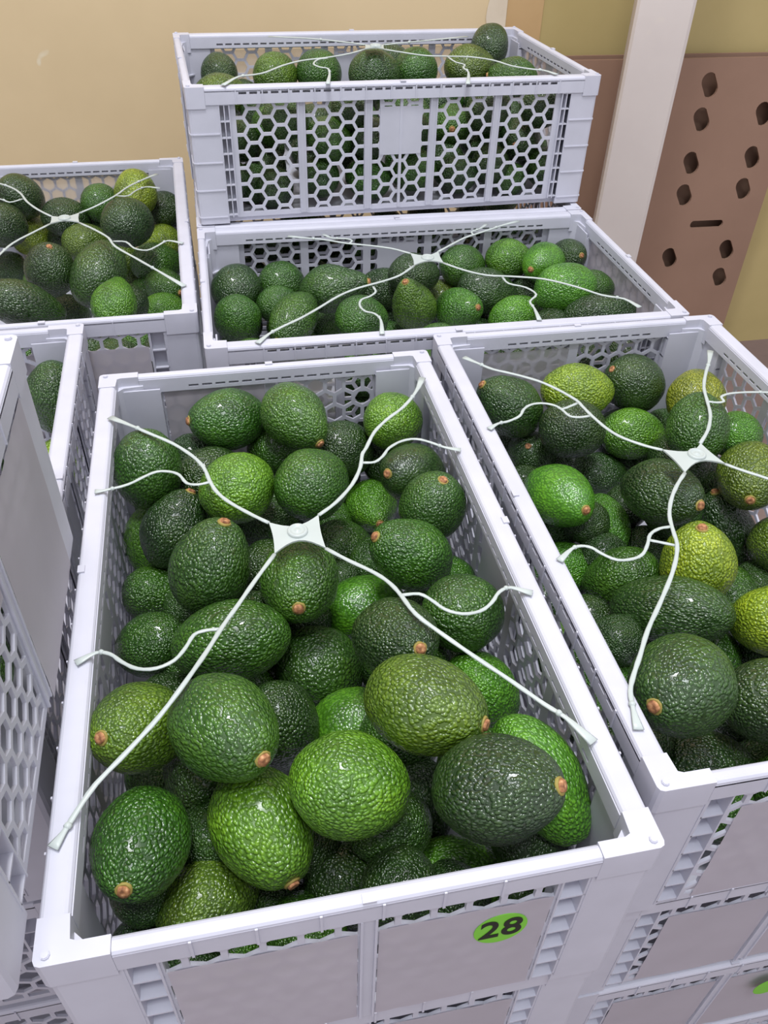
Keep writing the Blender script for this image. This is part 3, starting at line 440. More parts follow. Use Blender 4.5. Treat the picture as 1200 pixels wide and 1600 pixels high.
FIL = {
'A': [
  ([-0.1726,0.3708,-0.1345],[0.337,-0.94,0.045],0.0317,0.0365),
  ([-0.2566,0.7213,-0.1398],[0.278,-0.453,0.847],0.03,0.0345),
  ([-0.1206,0.7533,-0.0805],[0.937,0.241,0.251],0.0316,0.0363),
  ([0.0656,0.4979,-0.137],[0.228,-0.972,-0.053],0.0335,0.0386),
  ([-0.1746,0.6666,-0.1345],[0.458,0.846,-0.274],0.0301,0.0346),
  ([-0.1256,0.4553,-0.1377],[-0.866,0.487,-0.113],0.0318,0.0366),
  ([-0.0781,0.5422,-0.135],[0.654,-0.433,0.621],0.0313,0.0361),
  ([-0.0616,0.7663,-0.1385],[0.804,0.59,0.073],0.0301,0.0347),
  ([-0.1291,0.3467,-0.0898],[0.091,-0.95,0.297],0.0322,0.037),
  ([-0.1084,0.5671,-0.0954],[0.325,-0.943,0.065],0.031,0.0356),
  ([-0.1808,0.4334,-0.1301],[0.757,0.64,-0.131],0.0303,0.0349),
  ([0.0334,0.4609,-0.0933],[0.503,0.404,-0.764],0.0313,0.036),
  ([0.0044,0.7755,-0.1141],[0.368,-0.915,0.168],0.0315,0.0362),
  ([0.0124,0.4922,-0.1382],[0.641,-0.762,-0.088],0.0308,0.0355),
  ([0.0809,0.3516,-0.0818],[0.983,0.159,0.086],0.0303,0.0349),
  ([-0.1197,0.5003,-0.0964],[-0.825,-0.513,0.239],0.031,0.0356),
  ([0.1139,0.309,-0.0993],[-0.085,-0.982,-0.169],0.0315,0.0362),
  ([0.0302,0.2606,-0.157],[0.368,-0.93,-0.01],0.0244,0.0274),
  ([-0.0984,0.2375,-0.155],[0.158,0.964,0.214],0.0261,0.0292),
  ([-0.0439,0.2498,-0.1448],[0.689,-0.681,-0.249],0.0287,0.0321),
  ([0.0115,0.3097,-0.0977],[-0.941,-0.337,0.037],0.0289,0.0323),
  ([-0.1174,0.2984,-0.1008],[0.812,-0.576,0.099],0.0253,0.0283),
  ([0.114,0.2902,-0.1538],[0.066,0.988,0.141],0.0249,0.0279),
  ([-0.1244,0.6652,-0.1118],[0.916,0.198,0.35],0.0304,0.034),
  ([0.047,0.5833,-0.1541],[-0.911,-0.254,0.324],0.0272,0.0304),
  ([-0.0089,0.6253,-0.1318],[-0.598,-0.801,0.037],0.0264,0.0295),
  ([0.0597,0.2678,-0.1142],[-0.586,0.778,0.225],0.0248,0.0278),
  ([-0.0601,0.7139,-0.1545],[0.178,-0.97,0.167],0.0253,0.0284),
  ([-0.1583,0.2644,-0.107],[-0.449,0.893,0.035],0.0244,0.0273),
  ([-0.0427,0.6018,-0.145],[-0.202,-0.247,-0.948],0.0244,0.0273),
  ([-0.0504,0.3046,-0.112],[-0.38,-0.917,0.121],0.0259,0.029),
  ([-0.0986,0.4879,-0.1502],[0.799,-0.6,0.041],0.0243,0.0272),
  ([0.0204,0.2639,-0.1012],[-0.087,0.882,0.463],0.0287,0.0322),
  ([-0.1265,0.2275,-0.1377],[0.931,-0.355,0.08],0.0252,0.0282),
  ([-0.1753,0.4868,-0.1395],[0.035,0.771,-0.635],0.0298,0.0333),
  ([-0.1881,0.5516,-0.1331],[-0.675,0.738,0.001],0.0271,0.0304),
  ([0.0193,0.3973,-0.1151],[0.882,0.077,-0.465],0.0308,0.0345),
],
'B': [
  ([0.1397,0.7014,-0.1352],[-0.659,0.722,0.211],0.0318,0.0365),
  ([0.3786,0.5304,-0.1321],[0.684,0.72,0.12],0.0318,0.0366),
  ([0.4034,0.3941,-0.0838],[-0.831,0.472,-0.295],0.03,0.0345),
  ([0.4376,0.5447,-0.0794],[-0.378,-0.914,0.151],0.03,0.0345),
  ([0.4747,0.4066,-0.0758],[0.731,-0.682,-0.003],0.0308,0.0354),
  ([0.1983,0.7168,-0.1395],[-0.568,0.809,0.15],0.0307,0.0353),
  ([0.3018,0.886,-0.135],[0.652,0.756,-0.065],0.0321,0.0369),
  ([0.3811,0.8244,-0.1374],[0.386,0.923,-0.011],0.0319,0.0366),
  ([0.3585,0.6025,-0.1417],[0.079,0.982,0.171],0.032,0.0368),
  ([0.3277,0.4531,-0.1373],[0.98,-0.178,-0.084],0.0318,0.0366),
  ([0.3937,0.7619,-0.1364],[-0.354,-0.852,0.386],0.0307,0.0353),
  ([0.3413,0.3784,-0.1359],[0.117,0.701,0.703],0.0303,0.0349),
  ([0.3133,0.5156,-0.1453],[-0.453,-0.738,-0.501],0.0321,0.037),
  ([0.3669,0.8986,-0.1391],[0.72,-0.598,0.353],0.0307,0.0354),
  ([0.4525,0.475,-0.0775],[0.987,-0.097,-0.124],0.0304,0.0349),
  ([0.3906,0.4587,-0.0803],[0.184,0.661,-0.727],0.033,0.0379),
  ([0.3419,0.7792,-0.0988],[-0.524,0.823,-0.221],0.033,0.0379),
  ([0.3118,0.6919,-0.1002],[-0.198,0.98,0.016],0.0313,0.036),
  ([0.2143,0.4045,-0.1279],[0.819,0.351,0.453],0.0335,0.0385),
  ([0.2791,0.556,-0.1404],[0.851,0.454,-0.264],0.0302,0.0347),
  ([0.3389,0.8486,-0.1392],[0.349,0.08,0.934],0.0306,0.0352),
  ([0.276,0.3539,-0.1305],[0.867,0.498,-0.0],0.0265,0.0297),
  ([0.2203,0.5088,-0.1096],[0.717,0.691,0.092],0.025,0.028),
  ([0.4018,0.6308,-0.1472],[-0.455,-0.875,0.167],0.0241,0.027),
  ([0.2768,0.7281,-0.1281],[0.316,0.948,-0.015],0.0257,0.0288),
  ([0.1647,0.5925,-0.1456],[-0.772,-0.625,-0.116],0.0311,0.0349),
  ([0.3388,0.4165,-0.1508],[0.983,0.166,-0.073],0.0241,0.027),
  ([0.2372,0.6493,-0.1319],[0.979,0.166,-0.118],0.0248,0.0278),
  ([0.164,0.7721,-0.1376],[-0.981,-0.195,0.018],0.0247,0.0276),
  ([0.1713,0.5144,-0.1322],[0.421,0.896,0.142],0.0256,0.0287),
  ([0.1922,0.4491,-0.1475],[-0.73,0.666,-0.155],0.0278,0.0311),
  ([0.2903,0.8393,-0.1546],[-0.974,0.222,-0.049],0.0243,0.0273),
  ([0.22,0.6755,-0.1106],[-0.567,-0.713,0.412],0.0246,0.0275),
  ([0.217,0.8183,-0.1418],[-0.683,0.703,0.198],0.0299,0.0335),
],
'C': [
  ([-0.1081,0.8952,-0.1368],[-0.853,-0.522,-0.031],0.0304,0.035),
  ([-0.105,0.8971,-0.0812],[0.845,-0.53,0.075],0.0316,0.0363),
  ([-0.0366,0.9157,-0.1326],[-0.51,0.349,0.786],0.032,0.0368),
  ([0.1331,1.157,-0.1391],[-0.336,0.798,0.501],0.0312,0.0359),
  ([0.3071,1.0512,-0.1367],[-0.524,0.695,-0.492],0.0329,0.0378),
  ([0.3177,0.9908,-0.0803],[0.064,-0.985,-0.163],0.0304,0.035),
  ([-0.0307,0.9141,-0.0775],[0.956,-0.267,-0.124],0.0309,0.0356),
  ([-0.1608,1.1512,-0.137],[-0.128,-0.91,-0.395],0.0305,0.0351),
  ([0.2443,0.9719,-0.1408],[-0.72,0.41,-0.561],0.0304,0.0349),
  ([0.2496,0.9784,-0.0834],[0.752,-0.653,-0.093],0.0336,0.0387),
  ([-0.1438,1.0971,-0.1418],[-0.922,-0.272,-0.274],0.0313,0.036),
  ([-0.0038,1.1262,-0.1434],[-0.793,0.601,-0.101],0.0304,0.035),
  ([-0.2174,1.0788,-0.1377],[0.752,-0.649,0.116],0.0302,0.0347),
  ([0.1815,0.9618,-0.0768],[0.048,0.772,0.634],0.0317,0.0365),
  ([0.11,0.9409,-0.0738],[0.92,-0.378,-0.105],0.0319,0.0367),
  ([0.2342,1.0343,-0.1374],[0.046,0.995,-0.084],0.0329,0.0378),
  ([-0.1374,1.0219,-0.1451],[0.997,-0.075,-0.018],0.0311,0.0358),
  ([0.1501,1.0859,-0.1439],[-0.799,0.495,0.343],0.0303,0.0348),
  ([0.0328,0.9341,-0.0799],[0.172,0.984,-0.043],0.0336,0.0386),
  ([-0.2304,1.146,-0.1327],[-0.95,0.293,0.108],0.0304,0.0349),
  ([-0.02,1.1848,-0.1428],[-0.941,-0.322,-0.101],0.0305,0.0351),
  ([-0.1811,0.9466,-0.0849],[-0.392,-0.92,-0.018],0.0308,0.0355),
  ([0.0621,0.9907,-0.0771],[-0.949,-0.244,-0.201],0.0313,0.036),
  ([0.2313,1.0583,-0.0844],[0.492,-0.817,-0.3],0.0314,0.0361),
  ([-0.0753,0.938,-0.1556],[0.999,0.046,0.01],0.0251,0.0281),
],
'E': [
  ([-0.5696,1.2527,-0.1324],[-0.157,-0.096,-0.983],0.0313,0.036),
  ([-0.2929,0.9514,-0.079],[-0.455,-0.884,0.106],0.0305,0.035),
  ([-0.3524,0.9338,-0.0842],[-0.99,0.08,0.118],0.0307,0.0353),
  ([-0.4043,0.9709,-0.0949],[0.094,-0.721,-0.686],0.0335,0.0385),
  ([-0.4812,0.9681,-0.0922],[0.911,0.411,0.029],0.0308,0.0354),
  ([-0.5149,1.4065,-0.0997],[-0.978,-0.199,0.063],0.0306,0.0352),
  ([-0.3338,0.9838,-0.085],[0.992,0.069,-0.101],0.0318,0.0366),
  ([-0.39,1.1228,-0.0962],[-0.261,0.96,-0.103],0.03,0.0346),
  ([-0.418,1.2917,-0.1579],[0.577,-0.714,0.397],0.024,0.0269),
],
'G': [
],
'D': [
  ([0.1228,1.5424,0.0537],[0.946,-0.282,0.161],0.0338,0.0388),
  ([0.0151,1.3822,0.1088],[-0.859,0.473,-0.197],0.0333,0.0383),
  ([-0.1415,1.4012,0.0468],[-0.585,-0.318,-0.746],0.031,0.0356),
  ([-0.1005,1.2778,0.1019],[-0.85,-0.338,0.403],0.0315,0.0363),
  ([0.1386,1.4765,0.0509],[0.554,0.054,-0.831],0.0329,0.0379),
  ([-0.2167,1.3827,0.1065],[0.22,-0.967,0.133],0.0306,0.0352),
  ([-0.2468,1.2421,0.1072],[0.817,-0.353,0.456],0.0308,0.0354),
  ([-0.0563,1.3555,0.0503],[0.373,-0.917,0.14],0.0326,0.0375),
  ([-0.0373,1.294,0.0996],[0.61,0.76,-0.222],0.0312,0.0358),
  ([-0.1917,1.3235,0.1053],[-0.751,0.653,-0.103],0.0301,0.0346),
  ([-0.1267,1.3441,0.0493],[-0.012,-0.991,0.13],0.03,0.0346),
  ([0.0649,1.4527,0.0529],[-0.334,0.932,0.137],0.0329,0.0379),
  ([0.0939,1.3285,0.0423],[-0.912,0.345,-0.221],0.0301,0.0347),
  ([-0.1614,1.4651,0.0514],[0.79,-0.549,-0.271],0.0337,0.0387),
  ([0.1514,1.4147,0.0501],[-0.762,-0.645,-0.062],0.0335,0.0385),
  ([-0.0607,1.3521,0.1044],[-0.155,-0.897,-0.414],0.0323,0.0371),
  ([-0.0036,1.4453,0.1061],[-0.77,0.637,0.021],0.0319,0.0367),
  ([-0.1227,1.3374,0.1014],[0.827,-0.263,-0.497],0.0307,0.0353),
  ([0.0153,1.3796,0.0436],[-0.768,-0.636,0.073],0.0331,0.0381),
  ([-0.0826,1.4201,0.1023],[0.835,0.536,0.123],0.0317,0.0365),
  ([-0.1147,1.2732,0.0482],[-0.291,-0.922,0.254],0.0304,0.035),
  ([-0.2158,1.3819,0.0541],[0.976,0.11,0.186],0.0313,0.036),
  ([0.0251,1.3155,0.0494],[-0.993,-0.029,-0.115],0.0325,0.0374),
  ([0.2383,1.3672,0.0433],[-0.083,-0.965,-0.248],0.0304,0.035),
  ([0.0215,1.312,0.1099],[0.401,-0.899,0.176],0.0305,0.0351),
  ([0.1455,1.4171,0.1081],[0.473,0.799,0.372],0.0315,0.0362),
  ([-0.0429,1.2954,0.042],[-0.849,0.502,0.163],0.0321,0.0369),
  ([-0.249,1.2418,0.0496],[-0.977,0.152,-0.147],0.0304,0.035),
  ([-0.1615,1.2634,0.1315],[0.838,0.545,0.038],0.0304,0.035),
  ([0.2227,1.3659,0.1357],[0.992,0.128,-0.014],0.0322,0.0371),
  ([0.1368,1.3422,0.1329],[0.645,-0.525,0.555],0.0322,0.037),
  ([0.1478,1.3455,0.0527],[-0.166,0.977,-0.137],0.0304,0.035),
  ([-0.2585,1.4907,0.1007],[-0.415,0.895,0.164],0.0308,0.0354),
  ([0.07,1.473,0.1068],[0.708,0.682,-0.183],0.0302,0.0347),
  ([0.1751,1.4672,0.0923],[-0.563,0.816,-0.131],0.0303,0.0348),
  ([0.0828,1.5342,0.0973],[-0.235,-0.951,-0.202],0.0317,0.0364),
  ([-0.0572,1.5371,0.0867],[0.788,-0.615,0.01],0.0327,0.0376),
  ([0.1434,1.5196,0.0997],[-0.275,-0.848,-0.454],0.0306,0.0352),
  ([-0.2964,1.4952,0.1372],[-0.143,0.99,0.01],0.0306,0.0352),
  ([-0.0685,1.2953,0.1405],[-0.489,0.866,-0.102],0.03,0.0345),
  ([-0.2391,1.2943,0.0933],[-0.641,-0.045,0.767],0.0304,0.0349),
  ([0.2225,1.439,0.0506],[0.128,-0.99,-0.057],0.03,0.0345),
  ([0.0779,1.3783,0.0466],[-0.828,0.43,0.359],0.0302,0.0347),
  ([-0.1803,1.254,0.0378],[0.192,0.959,0.207],0.0292,0.0327),
  ([0.1806,1.3428,0.0322],[-0.764,-0.645,-0.024],0.0257,0.0287),
  ([-0.2198,1.2706,0.0352],[-0.755,0.576,-0.313],0.0296,0.0332),
],
'F': [
  ([-0.272,0.3878,0.0737],[0.422,-0.821,-0.384],0.0306,0.0352),
  ([-0.2375,0.2279,0.075],[0.349,0.855,-0.385],0.0332,0.0382),
  ([-0.2479,0.275,0.122],[0.383,0.923,0.043],0.0321,0.0369),
  ([-0.2566,0.3136,0.0645],[0.099,0.738,0.667],0.033,0.0379),
  ([-0.2603,0.3396,0.1256],[-0.477,0.778,0.41],0.0303,0.0349),
  ([-0.2843,0.4336,0.1153],[0.116,0.89,-0.441],0.0329,0.0378),
  ([-0.2866,0.4449,0.0484],[-0.676,0.715,-0.177],0.0314,0.0361),
  ([-0.2315,0.2027,0.1328],[0.782,-0.61,-0.129],0.032,0.0368),
  ([-0.4589,0.2399,0.0926],[-0.145,-0.969,0.198],0.0308,0.0354),
  ([-0.5093,0.1938,0.0915],[-0.804,0.125,-0.582],0.0326,0.0375),
  ([-0.3682,0.1949,0.1318],[0.784,0.558,-0.272],0.0306,0.0352),
  ([-0.5438,0.3914,0.0502],[-0.963,0.202,0.177],0.0316,0.0364),
  ([-0.3931,0.3855,0.0874],[-0.423,-0.464,-0.778],0.0304,0.035),
  ([-0.4204,0.2006,0.0678],[-0.875,-0.094,-0.476],0.0339,0.039),
  ([-0.4484,0.157,0.1006],[0.319,0.947,-0.024],0.0302,0.0347),
  ([-0.3343,0.3542,0.1248],[0.536,-0.676,-0.506],0.0337,0.0388),
  ([-0.3634,0.2559,0.1269],[0.959,0.062,-0.276],0.034,0.0391),
  ([-0.4007,0.294,0.0966],[-0.854,-0.487,0.183],0.0321,0.0369),
  ([-0.5017,0.3201,0.1167],[-0.327,0.945,-0.005],0.0314,0.0361),
  ([-0.3551,0.2324,0.0537],[0.613,0.614,-0.496],0.0311,0.0357),
  ([-0.3373,0.3404,0.06],[-0.202,-0.967,0.154],0.0318,0.0366),
  ([-0.4571,0.37,0.0856],[0.185,-0.945,0.271],0.0321,0.0369),
  ([-0.4241,0.3436,0.1324],[0.845,-0.468,0.259],0.0304,0.0349),
],
'H': [
  ([0.0549,1.4327,-0.0588],[-0.107,0.949,-0.298],0.0329,0.0378),
  ([0.1962,1.556,-0.0683],[-0.608,0.67,-0.425],0.0339,0.0389),
  ([-0.0093,1.4081,-0.0769],[0.705,0.099,-0.702],0.0301,0.0346),
  ([-0.0522,1.3411,-0.082],[-0.306,-0.951,0.051],0.0321,0.037),
  ([0.1373,1.4365,-0.1369],[-0.857,-0.429,0.285],0.0323,0.0372),
  ([0.0495,1.319,-0.0691],[0.954,-0.301,0.006],0.0304,0.0349),
  ([-0.1674,1.3527,-0.1135],[0.952,-0.096,0.291],0.0337,0.0387),
  ([-0.2312,1.2462,-0.1042],[0.968,-0.139,0.21],0.0308,0.0354),
  ([-0.1391,1.4006,-0.0873],[-0.992,-0.126,-0.007],0.0304,0.035),
  ([0.1288,1.5923,-0.0752],[-0.579,-0.751,-0.317],0.0303,0.0349),
  ([-0.1357,1.298,-0.1267],[-0.932,0.352,-0.089],0.0337,0.0387),
  ([-0.2313,1.3292,-0.0769],[-0.967,0.2,0.156],0.031,0.0356),
  ([0.071,1.4367,-0.1196],[-0.172,-0.95,-0.261],0.0311,0.0358),
  ([-0.1995,1.2807,-0.0584],[-0.548,-0.834,-0.06],0.031,0.0357),
  ([0.2274,1.4147,-0.0934],[-0.867,-0.498,-0.014],0.0311,0.0358),
  ([-0.1556,1.3484,-0.0585],[0.938,0.333,0.091],0.0315,0.0362),
  ([-0.0431,1.2953,-0.1267],[0.062,-0.991,-0.119],0.033,0.0379),
  ([0.0787,1.37,-0.1413],[-0.733,-0.523,0.436],0.0303,0.0348),
  ([-0.135,1.4434,-0.1322],[-0.55,0.754,0.359],0.0322,0.037),
  ([0.1977,1.3587,-0.0524],[0.823,-0.472,0.316],0.0306,0.0352),
  ([-0.0801,1.3976,-0.1328],[0.807,0.401,-0.434],0.0329,0.0378),
  ([0.1393,1.4482,-0.0754],[0.96,-0.202,0.192],0.032,0.0368),
  ([0.1571,1.3954,-0.1018],[0.341,0.94,-0.033],0.0302,0.0347),
],
}
